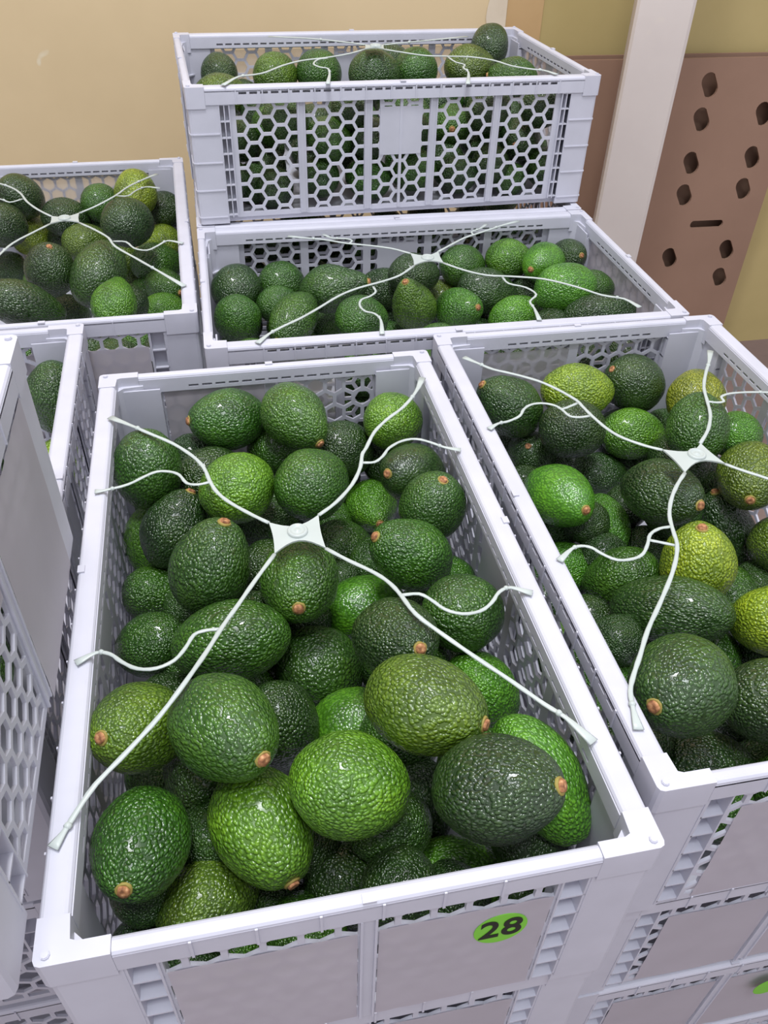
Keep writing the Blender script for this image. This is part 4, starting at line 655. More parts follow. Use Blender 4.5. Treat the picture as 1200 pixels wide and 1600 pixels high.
STR = {
'A': {'hub': [-0.0725,0.5178,0.002],'arms': [[[-0.0983,0.5288,0.002],[-0.1031,0.5317,0.002],[-0.108,0.5347,0.002],[-0.1134,0.5381,0.002],[-0.1201,0.5426,0.0021],[-0.1274,0.5476,0.0021],[-0.134,0.5526,0.0021],[-0.1396,0.5573,0.0021],[-0.1446,0.5621,0.0021],[-0.149,0.567,0.0022],[-0.1526,0.572,0.0022],[-0.1557,0.5773,0.0022],[-0.1588,0.583,0.0022],[-0.1619,0.5897,0.0022],[-0.1649,0.5968,0.0022],[-0.1685,0.6036,0.0022],[-0.1726,0.6095,0.0022],[-0.1772,0.6151,0.0023],[-0.1825,0.6205,0.0024],[-0.1891,0.6262,0.0028],[-0.1964,0.6318,0.0033],[-0.2039,0.6366,0.0041],[-0.2117,0.6405,0.005],[-0.2196,0.6436,0.0062],[-0.2271,0.6462,0.0076],[-0.2338,0.6487,0.0089],[-0.241,0.6533,0.0087],[-0.2493,0.6601,0.0068],[-0.2581,0.6669,0.0052],[-0.2671,0.6733,0.0037],[-0.2761,0.6796,0.0025]],[[-0.0566,0.5412,0.002],[-0.052,0.5469,0.002],[-0.0473,0.5527,0.002],[-0.0428,0.5593,0.0021],[-0.0382,0.5674,0.0021],[-0.0337,0.5765,0.0021],[-0.0299,0.5855,0.0021],[-0.0271,0.5945,0.0021],[-0.025,0.6035,0.0022],[-0.0235,0.6119,0.0022],[-0.0229,0.6194,0.0022],[-0.0229,0.6263,0.0022],[-0.0226,0.6321,0.0022],[-0.0218,0.6357,0.0022],[-0.0208,0.6383,0.0022],[-0.0193,0.6426,0.0022],[-0.0174,0.6506,0.0023],[-0.0151,0.6605,0.0023],[-0.0122,0.67,0.0023],[-0.0086,0.6781,0.0023],[-0.0045,0.6857,0.0023],[0.0,0.6933,0.0023],[0.0052,0.7008,0.0024],[0.0108,0.7083,0.0024],[0.0161,0.7166,0.0024],[0.021,0.7262,0.0024],[0.0256,0.7367,0.0024],[0.0295,0.7471,0.0025],[0.0324,0.7568,0.0025],[0.0345,0.7664,0.0025],[0.0367,0.7761,0.0025]],[[-0.0886,0.4901,0.002],[-0.0924,0.48,0.002],[-0.0961,0.4701,0.0021],[-0.0996,0.4601,0.0025],[-0.1029,0.4499,0.003],[-0.106,0.4397,0.0037],[-0.1088,0.4299,0.0047],[-0.1115,0.4207,0.0058],[-0.1139,0.412,0.0072],[-0.116,0.4033,0.0087],[-0.1177,0.3948,0.0104],[-0.1191,0.3863,0.0124],[-0.1208,0.3769,0.0145],[-0.1232,0.3659,0.0168],[-0.1258,0.3542,0.0194],[-0.1285,0.3424,0.0221],[-0.1325,0.3345,0.0202],[-0.1369,0.327,0.0176],[-0.1414,0.3197,0.0153],[-0.1461,0.3128,0.0131],[-0.1509,0.3061,0.0111],[-0.1559,0.299,0.0094],[-0.1615,0.2909,0.0078],[-0.1674,0.2825,0.0064],[-0.1722,0.275,0.0053],[-0.1753,0.2685,0.0043],[-0.1774,0.2628,0.0036],[-0.1792,0.2576,0.003],[-0.1807,0.2529,0.0026],[-0.1818,0.2486,0.0025],[-0.1829,0.2446,0.0025],[-0.1841,0.241,0.0025],[-0.1852,0.2378,0.0025],[-0.1864,0.2346,0.0025]],[[-0.0472,0.4991,0.002],[-0.0406,0.4945,0.002],[-0.0341,0.49,0.002],[-0.0274,0.4855,0.002],[-0.02,0.481,0.0021],[-0.0126,0.4766,0.0021],[-0.006,0.4722,0.0022],[-0.0009,0.468,0.0025],[0.0032,0.4638,0.003],[0.007,0.4591,0.0036],[0.0103,0.454,0.0045],[0.0131,0.4486,0.0056],[0.0161,0.4424,0.0069],[0.0192,0.4352,0.0084],[0.0224,0.4274,0.0101],[0.0266,0.4202,0.0113],[0.0322,0.4157,0.0096],[0.0387,0.4112,0.008],[0.0456,0.4062,0.0066],[0.0529,0.4007,0.0054],[0.0605,0.3948,0.0044],[0.0685,0.3885,0.0036],[0.0772,0.3816,0.003],[0.0862,0.3744,0.0026],[0.0945,0.3674,0.0024],[0.1019,0.3607,0.0024],[0.1087,0.3545,0.0024],[0.1148,0.349,0.0024],[0.1197,0.3451,0.0024],[0.124,0.342,0.0024],[0.1286,0.338,0.0024],[0.1336,0.3322,0.0025],[0.1389,0.3257,0.0025],[0.144,0.3193,0.0025]]],'sides': [[[-0.158,0.5821,0.0022],[-0.1614,0.5805,0.0022],[-0.1648,0.5788,0.0022],[-0.1682,0.5778,0.0022],[-0.1718,0.5774,0.0022],[-0.1754,0.5776,0.0022],[-0.1789,0.579,0.0022],[-0.1821,0.5824,0.0023],[-0.1852,0.587,0.0023],[-0.1883,0.5908,0.0023],[-0.1915,0.5929,0.0023],[-0.1946,0.5942,0.0023],[-0.198,0.595,0.0023],[-0.2018,0.5954,0.0023],[-0.2058,0.5953,0.0023],[-0.2096,0.5943,0.0023],[-0.2129,0.5922,0.0023],[-0.216,0.5894,0.0024],[-0.2193,0.5861,0.0024],[-0.2228,0.5822,0.0024],[-0.2264,0.578,0.0024],[-0.2308,0.5741,0.0024],[-0.2365,0.5705,0.0024],[-0.2429,0.5673,0.0025],[-0.2483,0.5648,0.0025],[-0.2519,0.5635,0.0025],[-0.2546,0.563,0.0025],[-0.2573,0.5624,0.0025]],[[-0.022,0.6189,0.0022],[-0.0181,0.6192,0.0022],[-0.0142,0.6194,0.0022],[-0.0106,0.6205,0.0022],[-0.0078,0.6229,0.0022],[-0.0053,0.6263,0.0023],[-0.003,0.6301,0.0023],[-0.0012,0.6344,0.0023],[0.0005,0.6392,0.0023],[0.0028,0.6439,0.0023],[0.0064,0.6484,0.0023],[0.0106,0.6528,0.0023],[0.0151,0.6562,0.0023],[0.0196,0.6585,0.0023],[0.0242,0.6599,0.0024],[0.0289,0.6602,0.0024],[0.0334,0.6595,0.0024],[0.038,0.6577,0.0024],[0.0426,0.6556,0.0024],[0.0472,0.6531,0.0024],[0.0518,0.6502,0.0024],[0.0566,0.6478,0.0025],[0.0616,0.6464,0.0025],[0.0668,0.6454,0.0025],[0.0719,0.6445,0.0025]],[[-0.1176,0.4013,0.0087],[-0.1208,0.401,0.0085],[-0.1241,0.4007,0.0083],[-0.1272,0.4001,0.0082],[-0.1302,0.3992,0.008],[-0.133,0.3979,0.0079],[-0.1354,0.3958,0.0077],[-0.1368,0.3924,0.0075],[-0.1378,0.3882,0.0073],[-0.1391,0.3841,0.0071],[-0.1407,0.38,0.0069],[-0.1425,0.3761,0.0067],[-0.1449,0.3726,0.0065],[-0.1481,0.3698,0.0063],[-0.1518,0.3675,0.006],[-0.1557,0.3658,0.0058],[-0.16,0.3649,0.0055],[-0.1646,0.3647,0.0053],[-0.1692,0.3653,0.0051],[-0.1737,0.3668,0.0048],[-0.1781,0.3691,0.0046],[-0.1822,0.3715,0.0044],[-0.1858,0.374,0.0042],[-0.1891,0.3766,0.0041],[-0.1924,0.3785,0.0039],[-0.1958,0.3797,0.0037],[-0.1993,0.3803,0.0036],[-0.2029,0.3797,0.0034],[-0.2069,0.3774,0.0031],[-0.2109,0.3739,0.0028],[-0.215,0.3705,0.0025]],[[0.0151,0.4437,0.0069],[0.02,0.4449,0.0067],[0.025,0.4461,0.0065],[0.0295,0.4463,0.0064],[0.0331,0.445,0.0062],[0.0362,0.4428,0.0061],[0.0393,0.4403,0.0059],[0.0424,0.4375,0.0058],[0.0455,0.4344,0.0056],[0.049,0.4318,0.0055],[0.053,0.43,0.0053],[0.0575,0.4288,0.0051],[0.062,0.4283,0.0049],[0.0668,0.4288,0.0047],[0.0716,0.4301,0.0046],[0.076,0.4321,0.0044],[0.0796,0.4348,0.0042],[0.0828,0.4381,0.0041],[0.0856,0.4417,0.004],[0.0881,0.4458,0.0038],[0.0902,0.4503,0.0037],[0.0927,0.4541,0.0036],[0.0954,0.4569,0.0034],[0.0985,0.459,0.0033],[0.1023,0.4599,0.0032],[0.1074,0.459,0.003],[0.1133,0.457,0.0027],[0.1191,0.455,0.0025]]]},
'B': {'hub': [0.3005,0.649,0.002],'arms': [[[0.2694,0.6566,0.002],[0.2648,0.6582,0.002],[0.2602,0.6599,0.002],[0.255,0.6622,0.002],[0.2486,0.6655,0.0021],[0.2417,0.6696,0.0021],[0.2354,0.674,0.0021],[0.2305,0.6784,0.0021],[0.2263,0.6831,0.0021],[0.2223,0.6888,0.0021],[0.218,0.6961,0.0021],[0.2138,0.7045,0.0022],[0.2102,0.7122,0.0022],[0.2074,0.7188,0.0022],[0.2052,0.7246,0.0022],[0.2032,0.7298,0.0022],[0.2019,0.7339,0.0022],[0.2008,0.7374,0.0022],[0.1984,0.7418,0.0022],[0.1936,0.7481,0.0022],[0.1873,0.7554,0.0023],[0.1809,0.7622,0.0023],[0.1751,0.7679,0.0023],[0.1691,0.7731,0.0023],[0.1622,0.778,0.0023],[0.1537,0.7827,0.0023],[0.1443,0.7871,0.0024],[0.1356,0.7909,0.0024],[0.1281,0.7939,0.0024],[0.1214,0.7962,0.0024],[0.1151,0.7991,0.0024],[0.1091,0.8031,0.0024],[0.1034,0.8075,0.0025],[0.0981,0.8119,0.0025],[0.0933,0.8159,0.0025],[0.0889,0.8198,0.0025],[0.0844,0.8238,0.0025]],[[0.3099,0.6698,0.002],[0.3147,0.6776,0.002],[0.3197,0.6856,0.0021],[0.3242,0.6938,0.0021],[0.328,0.7024,0.0021],[0.3313,0.7112,0.0021],[0.3341,0.7199,0.0022],[0.336,0.7283,0.0022],[0.3372,0.7364,0.0022],[0.3382,0.7444,0.0022],[0.3393,0.7524,0.0023],[0.34,0.7599,0.0025],[0.3407,0.7663,0.0029],[0.342,0.7725,0.0025],[0.3432,0.7775,0.0023],[0.3449,0.7832,0.0023],[0.3474,0.7909,0.0023],[0.3506,0.7995,0.0024],[0.3539,0.8082,0.0024],[0.3573,0.8164,0.0024],[0.3609,0.8245,0.0024],[0.3643,0.8328,0.0024],[0.3673,0.8412,0.0025],[0.3701,0.8497,0.0025],[0.373,0.8583,0.0025]],[[0.282,0.6204,0.002],[0.2779,0.6141,0.002],[0.2738,0.6078,0.002],[0.2699,0.6013,0.002],[0.2662,0.5944,0.002],[0.2626,0.5874,0.002],[0.2594,0.5801,0.0021],[0.2565,0.5726,0.0021],[0.254,0.5649,0.0021],[0.2521,0.5574,0.0021],[0.251,0.5499,0.0021],[0.2506,0.5426,0.0021],[0.2502,0.5359,0.0021],[0.25,0.5302,0.0021],[0.25,0.5251,0.0021],[0.2494,0.5195,0.0021],[0.2479,0.5132,0.0021],[0.2458,0.5065,0.0022],[0.2433,0.4995,0.0022],[0.2403,0.4923,0.0022],[0.2369,0.4847,0.0022],[0.2329,0.4765,0.0022],[0.228,0.4671,0.0022],[0.2226,0.4571,0.0022],[0.2173,0.4474,0.0023],[0.2121,0.4381,0.0023],[0.2069,0.4291,0.0023],[0.2022,0.4202,0.0023],[0.198,0.4113,0.0023],[0.1943,0.4027,0.0023],[0.1909,0.3949,0.0024],[0.1877,0.3882,0.0024],[0.1849,0.3823,0.0024],[0.1824,0.3768,0.0024],[0.1803,0.3719,0.0024],[0.1785,0.3673,0.0024],[0.1771,0.3625,0.0024],[0.1764,0.3572,0.0024],[0.1761,0.3516,0.0025],[0.1759,0.3462,0.0025],[0.1759,0.3409,0.0025],[0.176,0.3357,0.0025],[0.1761,0.3306,0.0025]],[[0.3248,0.6369,0.002],[0.3291,0.6339,0.002],[0.3334,0.6308,0.002],[0.3384,0.6275,0.0021],[0.3444,0.624,0.0021],[0.3511,0.6203,0.0021],[0.3587,0.6157,0.0022],[0.3676,0.6099,0.0022],[0.3774,0.6033,0.0023],[0.3874,0.596,0.0023],[0.3975,0.5877,0.0024],[0.4078,0.5788,0.0024],[0.4178,0.57,0.0025]]],'sides': [[[0.2075,0.7121,0.0022],[0.2038,0.7109,0.0022],[0.2001,0.7097,0.0022],[0.1965,0.709,0.0022],[0.1931,0.7089,0.0022],[0.1898,0.7093,0.0022],[0.1869,0.7107,0.0022],[0.1847,0.714,0.0022],[0.1827,0.7183,0.0023],[0.1807,0.7222,0.0023],[0.1785,0.7254,0.0023],[0.1761,0.7281,0.0023],[0.1731,0.7302,0.0023],[0.1692,0.7318,0.0023],[0.1646,0.7328,0.0023],[0.1601,0.733,0.0023],[0.1559,0.7323,0.0023],[0.1518,0.7307,0.0024],[0.1482,0.7286,0.0024],[0.1453,0.726,0.0024],[0.1428,0.723,0.0024],[0.1406,0.7196,0.0024],[0.1389,0.7156,0.0024],[0.1375,0.7113,0.0024],[0.1353,0.7073,0.0024],[0.1318,0.7036,0.0024],[0.1274,0.7001,0.0024],[0.1232,0.6972,0.0024],[0.1193,0.6952,0.0024],[0.1154,0.6938,0.0025],[0.1117,0.6918,0.0025],[0.1083,0.6889,0.0025],[0.1051,0.6855,0.0025],[0.102,0.6821,0.0025]],[[0.3386,0.7482,0.0022],[0.3419,0.7473,0.0022],[0.3451,0.7465,0.0022],[0.3482,0.7462,0.0023],[0.3514,0.7466,0.0023],[0.3545,0.7476,0.0023],[0.3566,0.7492,0.0023],[0.3567,0.7518,0.0023],[0.356,0.755,0.0023],[0.3564,0.758,0.0023],[0.359,0.7606,0.0023],[0.3628,0.763,0.0023],[0.3674,0.7651,0.0023],[0.3728,0.7666,0.0023],[0.3789,0.7678,0.0023],[0.3858,0.7688,0.0024],[0.3936,0.7695,0.0024],[0.4021,0.7699,0.0024],[0.4105,0.7702,0.0024],[0.4186,0.7704,0.0025],[0.4267,0.7704,0.0025],[0.4347,0.7704,0.0025]],[[0.2494,0.5418,0.0021],[0.2458,0.5409,0.0021],[0.2422,0.5401,0.0021],[0.2387,0.5387,0.0021],[0.2352,0.5365,0.0021],[0.2319,0.5338,0.0022],[0.2291,0.5306,0.0022],[0.2271,0.5268,0.0022],[0.2257,0.5225,0.0022],[0.2241,0.5181,0.0022],[0.2221,0.5138,0.0022],[0.22,0.5096,0.0022],[0.2176,0.5059,0.0022],[0.2148,0.5031,0.0022],[0.2117,0.5009,0.0022],[0.2082,0.4992,0.0023],[0.2038,0.4978,0.0023],[0.199,0.4968,0.0023],[0.1944,0.4969,0.0023],[0.1901,0.4986,0.0023],[0.186,0.5013,0.0023],[0.1825,0.504,0.0024],[0.1799,0.5064,0.0024],[0.1778,0.5088,0.0024],[0.1756,0.5107,0.0024],[0.1728,0.5119,0.0024],[0.1698,0.5126,0.0024],[0.1668,0.5126,0.0024],[0.164,0.512,0.0024],[0.1612,0.5107,0.0024],[0.158,0.5082,0.0025],[0.1541,0.504,0.0025],[0.1499,0.4987,0.0025],[0.1457,0.4935,0.0025]],[[0.1987,0.7356,0.0022],[0.1951,0.7328,0.0022],[0.1915,0.7301,0.0022],[0.1881,0.7276,0.0022],[0.1851,0.7256,0.0022],[0.1822,0.7239,0.0022],[0.1794,0.7222,0.0022]],[[0.2269,0.5232,0.0021],[0.2303,0.5223,0.0021],[0.2338,0.5214,0.0021],[0.2371,0.5205,0.0021],[0.2404,0.5196,0.0021],[0.2436,0.5187,0.0021],[0.2468,0.5178,0.0021]]]},
'C': {'hub': [0.0482,1.094,0.002],'arms': [[[0.0243,1.1095,0.002],[0.0153,1.1148,0.002],[0.0063,1.1202,0.0021],[-0.0037,1.1248,0.0021],[-0.0156,1.1281,0.0021],[-0.0284,1.1307,0.0022],[-0.0402,1.1328,0.0022],[-0.05,1.1343,0.0022],[-0.0588,1.1354,0.0022],[-0.0677,1.1371,0.0023],[-0.077,1.1399,0.0023],[-0.0863,1.1432,0.0023],[-0.0957,1.1461,0.0023],[-0.105,1.1479,0.0024],[-0.1143,1.1492,0.0024],[-0.1236,1.1504,0.0024],[-0.1329,1.1519,0.0024],[-0.1423,1.1534,0.0025],[-0.1516,1.1549,0.0025]],[[0.0639,1.1195,0.002],[0.0683,1.1254,0.002],[0.0727,1.1313,0.002],[0.0782,1.1387,0.0021],[0.0853,1.1486,0.0021],[0.0937,1.16,0.0021],[0.1026,1.1709,0.0022],[0.1121,1.1802,0.0022],[0.1222,1.1888,0.0022],[0.1324,1.1974,0.0023],[0.1428,1.2068,0.0023],[0.1532,1.2162,0.0024],[0.1632,1.2249,0.0024],[0.1723,1.2322,0.0024],[0.1808,1.2386,0.0025],[0.1894,1.245,0.0025]],[[0.0294,1.0691,0.002],[0.0231,1.0577,0.002],[0.0169,1.0465,0.002],[0.0105,1.0368,0.002],[0.0041,1.0295,0.0021],[-0.0024,1.0236,0.0021],[-0.0104,1.0172,0.0021],[-0.0207,1.0096,0.0021],[-0.0323,1.0015,0.0021],[-0.0429,0.9934,0.0022],[-0.0513,0.9857,0.0022],[-0.0588,0.978,0.0022],[-0.0661,0.9692,0.0022],[-0.0734,0.9585,0.0023],[-0.0806,0.9467,0.0023],[-0.0876,0.9354,0.0023],[-0.0946,0.9247,0.0023],[-0.1015,0.9144,0.0023],[-0.1083,0.9048,0.0024],[-0.1154,0.896,0.0024],[-0.1224,0.8879,0.0024],[-0.1286,0.8804,0.0024],[-0.1335,0.874,0.0024],[-0.1376,0.8683,0.0024],[-0.1414,0.862,0.0025],[-0.145,0.8549,0.0025],[-0.1484,0.8473,0.0025],[-0.1517,0.8398,0.0025]],[[0.0698,1.0809,0.002],[0.0788,1.0736,0.002],[0.0877,1.0664,0.002],[0.0968,1.06,0.0021],[0.1062,1.0543,0.0021],[0.1159,1.0494,0.0021],[0.1261,1.0459,0.0021],[0.1368,1.0447,0.0021],[0.148,1.0448,0.0022],[0.1602,1.0445,0.0022],[0.1737,1.0438,0.0022],[0.1882,1.0426,0.0022],[0.2024,1.0397,0.0023],[0.2161,1.0341,0.0023],[0.2295,1.0267,0.0023],[0.2418,1.0192,0.0023],[0.2525,1.0113,0.0024],[0.2621,1.0032,0.0024],[0.2713,0.9967,0.0024],[0.2809,0.9932,0.0024],[0.2903,0.9911,0.0024],[0.2984,0.9876,0.0025],[0.3046,0.981,0.0025],[0.3094,0.973,0.0025],[0.3141,0.9652,0.0025]]],'sides': [[[-0.063,1.1353,0.0022],[-0.0612,1.1394,0.0023],[-0.0594,1.1435,0.0023],[-0.0591,1.1471,0.0023],[-0.0609,1.1497,0.0023],[-0.0643,1.1518,0.0023],[-0.0686,1.1531,0.0023],[-0.0742,1.1533,0.0024],[-0.0809,1.1528,0.0024],[-0.087,1.1536,0.0024],[-0.0922,1.157,0.0024],[-0.097,1.1617,0.0025],[-0.1019,1.1664,0.0025]],[[0.1174,1.184,0.0022],[0.1161,1.1879,0.0023],[0.1149,1.1918,0.0023],[0.1153,1.1959,0.0023],[0.1186,1.2,0.0023],[0.1237,1.2043,0.0024],[0.1285,1.2092,0.0024],[0.1322,1.2149,0.0024],[0.1358,1.2212,0.0025],[0.1393,1.2276,0.0025]],[[-0.024,0.9988,0.0021],[-0.0224,0.9938,0.0021],[-0.0207,0.9888,0.0021],[-0.0203,0.984,0.0022],[-0.0217,0.9792,0.0022],[-0.0243,0.9746,0.0022],[-0.0272,0.9704,0.0022],[-0.0306,0.9671,0.0022],[-0.0345,0.9642,0.0022],[-0.0373,0.9605,0.0022],[-0.0388,0.9555,0.0023],[-0.0394,0.9499,0.0023],[-0.039,0.9443,0.0023],[-0.0375,0.9388,0.0023],[-0.035,0.9335,0.0023],[-0.032,0.9291,0.0023],[-0.0283,0.9268,0.0023],[-0.024,0.9255,0.0024],[-0.02,0.9231,0.0024],[-0.0168,0.9191,0.0024],[-0.014,0.9141,0.0024],[-0.0118,0.9068,0.0024],[-0.0106,0.8963,0.0024],[-0.01,0.8837,0.0025],[-0.0094,0.8714,0.0025]],[[0.1471,1.0415,0.0022],[0.1488,1.0347,0.0022],[0.1505,1.0279,0.0022],[0.1538,1.0222,0.0022],[0.16,1.0186,0.0022],[0.1678,1.0159,0.0023],[0.1746,1.0121,0.0023],[0.1801,1.0062,0.0023],[0.1845,0.9992,0.0023],[0.1864,0.9921,0.0023],[0.184,0.9851,0.0024],[0.1791,0.978,0.0024],[0.1758,0.971,0.0024],[0.1759,0.9649,0.0024],[0.1776,0.9589,0.0024],[0.1792,0.9516,0.0024],[0.1801,0.9421,0.0025],[0.181,0.9314,0.0025],[0.1818,0.9208,0.0025]]]},
'D': {'hub': [-0.0376,1.4365,0.1944],'arms': [[[-0.0549,1.4478,0.1944],[-0.0641,1.4541,0.194],[-0.0733,1.4606,0.1937],[-0.0861,1.4682,0.1932],[-0.1048,1.4785,0.1925],[-0.1272,1.4901,0.1917],[-0.1498,1.5002,0.1908],[-0.1713,1.5071,0.1901],[-0.1927,1.5124,0.1893],[-0.2142,1.5177,0.1885]],[[-0.025,1.4526,0.1944],[-0.0055,1.47,0.1935],[0.0145,1.4876,0.1926],[0.036,1.5065,0.1917],[0.06,1.5275,0.1906],[0.0859,1.5499,0.1896],[0.1124,1.5727,0.1885]],[[-0.0536,1.4154,0.1944],[-0.0609,1.4047,0.1941],[-0.0681,1.394,0.1939],[-0.0764,1.384,0.1937],[-0.0861,1.3747,0.1934],[-0.0969,1.3659,0.1931],[-0.1081,1.3577,0.1928],[-0.1201,1.3507,0.1925],[-0.1326,1.3442,0.1921],[-0.1438,1.3364,0.1918],[-0.153,1.3267,0.1915],[-0.1609,1.3158,0.1912],[-0.1681,1.3042,0.191],[-0.1746,1.291,0.1907],[-0.1805,1.2772,0.1905],[-0.186,1.2661,0.1903],[-0.1913,1.2594,0.1901],[-0.1964,1.2551,0.19],[-0.2018,1.2513,0.1898],[-0.208,1.2487,0.1896],[-0.2145,1.2465,0.1894],[-0.2204,1.2403,0.1892],[-0.2254,1.2277,0.189],[-0.2297,1.2114,0.1887],[-0.2339,1.1956,0.1885]],[[-0.0243,1.4201,0.1944],[-0.0146,1.4152,0.1941],[-0.0049,1.4103,0.1939],[0.0053,1.4056,0.1937],[0.0163,1.4005,0.1935],[0.0278,1.3956,0.1932],[0.0392,1.3926,0.193],[0.0505,1.3929,0.1927],[0.0619,1.3951,0.1925],[0.0733,1.3973,0.1922],[0.0847,1.3995,0.192],[0.0962,1.4018,0.1917],[0.1076,1.402,0.1915],[0.119,1.3997,0.1912],[0.1303,1.3955,0.1909],[0.1407,1.3892,0.1907],[0.15,1.3796,0.1905],[0.1584,1.3681,0.1902],[0.1668,1.3586,0.19],[0.1761,1.3526,0.1898],[0.1855,1.3484,0.1896],[0.1939,1.3453,0.1894],[0.2007,1.3441,0.1892],[0.2066,1.344,0.1891],[0.2123,1.3421,0.1889],[0.2179,1.3368,0.1888],[0.2232,1.3298,0.1886],[0.2285,1.3228,0.1885]]],'sides': [[[-0.1059,1.3538,0.1928],[-0.1108,1.3526,0.1925],[-0.1157,1.3514,0.1922],[-0.1195,1.3477,0.1919],[-0.1222,1.34,0.1917],[-0.1239,1.3301,0.1915],[-0.1238,1.3212,0.1913],[-0.1214,1.3146,0.1912],[-0.1174,1.3096,0.1909],[-0.1133,1.3059,0.1907],[-0.1094,1.3051,0.1904],[-0.1054,1.3056,0.1902],[-0.1021,1.3031,0.19],[-0.0999,1.2966,0.1898],[-0.0985,1.2876,0.1896],[-0.0974,1.2754,0.1894],[-0.0967,1.259,0.1892],[-0.0964,1.24,0.1888],[-0.0961,1.2216,0.1885]],[[0.0731,1.3929,0.1922],[0.0765,1.3827,0.1919],[0.0799,1.3726,0.1916],[0.0835,1.3645,0.1914],[0.0882,1.3601,0.1911],[0.0932,1.3576,0.1907],[0.0964,1.354,0.1905],[0.0962,1.3481,0.1904],[0.0944,1.3419,0.1903],[0.0935,1.3348,0.1902],[0.0953,1.3288,0.19],[0.0981,1.3223,0.1898],[0.0997,1.311,0.1896],[0.099,1.2924,0.1892],[0.0971,1.2699,0.1889],[0.0954,1.2481,0.1885]]]},
'E': {'hub': [-0.4853,1.1923,0.002],'arms': [[[-0.5078,1.2004,0.002],[-0.5167,1.2078,0.002],[-0.5256,1.2153,0.0021],[-0.5347,1.2237,0.0021],[-0.5445,1.2337,0.0021],[-0.5544,1.2448,0.0021],[-0.5634,1.2558,0.0022],[-0.5707,1.2666,0.0022],[-0.5771,1.2774,0.0022],[-0.5836,1.2873,0.0022],[-0.5906,1.2961,0.0022],[-0.5977,1.3039,0.0023],[-0.6054,1.3111,0.0023],[-0.6132,1.3174,0.0023],[-0.6216,1.323,0.0023],[-0.6324,1.3291,0.0024],[-0.6473,1.3361,0.0024],[-0.6647,1.3435,0.0024],[-0.6823,1.3511,0.0025]],[[-0.471,1.2167,0.002],[-0.4637,1.2209,0.0041],[-0.4561,1.2246,0.0063],[-0.4484,1.2292,0.0088],[-0.4401,1.2361,0.0114],[-0.4316,1.244,0.0143],[-0.4286,1.2651,0.0122],[-0.4271,1.2845,0.0103],[-0.4262,1.3029,0.0087],[-0.4243,1.3205,0.0072],[-0.4206,1.3376,0.0059],[-0.4159,1.3537,0.0048],[-0.4111,1.3681,0.0039],[-0.4067,1.38,0.0033],[-0.4023,1.3899,0.0028],[-0.3976,1.3993,0.0025]],[[-0.4999,1.171,0.002],[-0.5045,1.1592,0.002],[-0.5091,1.1476,0.0021],[-0.5136,1.1357,0.0021],[-0.5184,1.1231,0.0022],[-0.5232,1.1102,0.0022],[-0.5268,1.0974,0.0022],[-0.5286,1.0856,0.0023],[-0.5294,1.0739,0.0023],[-0.5302,1.0597,0.0023],[-0.5312,1.0416,0.0024],[-0.5322,1.0214,0.0024],[-0.5331,1.0018,0.0025]],[[-0.4597,1.1796,0.002],[-0.4487,1.1706,0.002],[-0.4378,1.1618,0.0021],[-0.4276,1.153,0.0021],[-0.4182,1.1443,0.0021],[-0.4095,1.1356,0.0021],[-0.4019,1.1268,0.0021],[-0.3966,1.118,0.0021],[-0.3923,1.109,0.0022],[-0.3852,1.0986,0.0022],[-0.3731,1.086,0.0022],[-0.3584,1.0721,0.0022],[-0.344,1.0585,0.0023],[-0.3309,1.0458,0.0023],[-0.318,1.0332,0.0024],[-0.305,1.0205,0.0024],[-0.2915,1.0073,0.0024],[-0.278,0.994,0.0025],[-0.2647,0.9809,0.0025]]],'sides': [[[-0.5739,1.2658,0.0022],[-0.5784,1.2596,0.0022],[-0.5829,1.2534,0.0022],[-0.5879,1.2503,0.0023],[-0.5936,1.2531,0.0023],[-0.6,1.2588,0.0023],[-0.607,1.2621,0.0024],[-0.615,1.2601,0.0024],[-0.6236,1.2555,0.0024],[-0.6321,1.251,0.0025]],[[-0.4267,1.2652,0.0122],[-0.4184,1.2585,0.0145],[-0.412,1.2576,0.0148],[-0.4077,1.2614,0.0142],[-0.4068,1.2732,0.0122],[-0.4071,1.2868,0.0105],[-0.4065,1.2995,0.0089],[-0.4047,1.3108,0.0076],[-0.4021,1.321,0.0064],[-0.3979,1.3282,0.0055],[-0.3918,1.3313,0.0046],[-0.3844,1.3323,0.0035],[-0.377,1.3332,0.0025]],[[-0.3926,1.116,0.0022],[-0.3865,1.1165,0.0022],[-0.3804,1.117,0.0022],[-0.3744,1.1152,0.0022],[-0.3687,1.109,0.0022],[-0.3631,1.1006,0.0022],[-0.3574,1.0941,0.0023],[-0.3509,1.0904,0.0023],[-0.3442,1.0884,0.0023],[-0.3384,1.089,0.0023],[-0.3339,1.0935,0.0023],[-0.3302,1.1006,0.0024],[-0.3268,1.1076,0.0024],[-0.3242,1.1141,0.0024],[-0.3219,1.1205,0.0024],[-0.318,1.1242,0.0024],[-0.3113,1.1235,0.0025],[-0.303,1.1202,0.0025],[-0.2948,1.1169,0.0025]]]},
}

P2 = math.pi/2
C_ = {'A': (-.068,.509,12.754), 'C': (.044,1.066,12.406), 'E': (-.481,1.163,13.525), 'B': (.291,.624,12.346), 'D': (-.039,1.433,14.66)}
rad = math.radians
gy = rad(13.4); bx_, by_ = -.362, .877
C_['H'] = (.044-.3645*math.sin(rad(12.406)), 1.066+.3645*math.cos(rad(12.406)), 12.406)
G_ = (bx_-.1809*math.cos(gy)+.3*math.sin(gy), by_-.1809*math.sin(gy)-.3*math.cos(gy), 13.4)
fy = rad(12.9); F_ = (-.257-.3*math.cos(fy)+.1809*math.sin(fy), .507-.3*math.sin(fy)-.1809*math.cos(fy), 12.9)
ZT = .1450
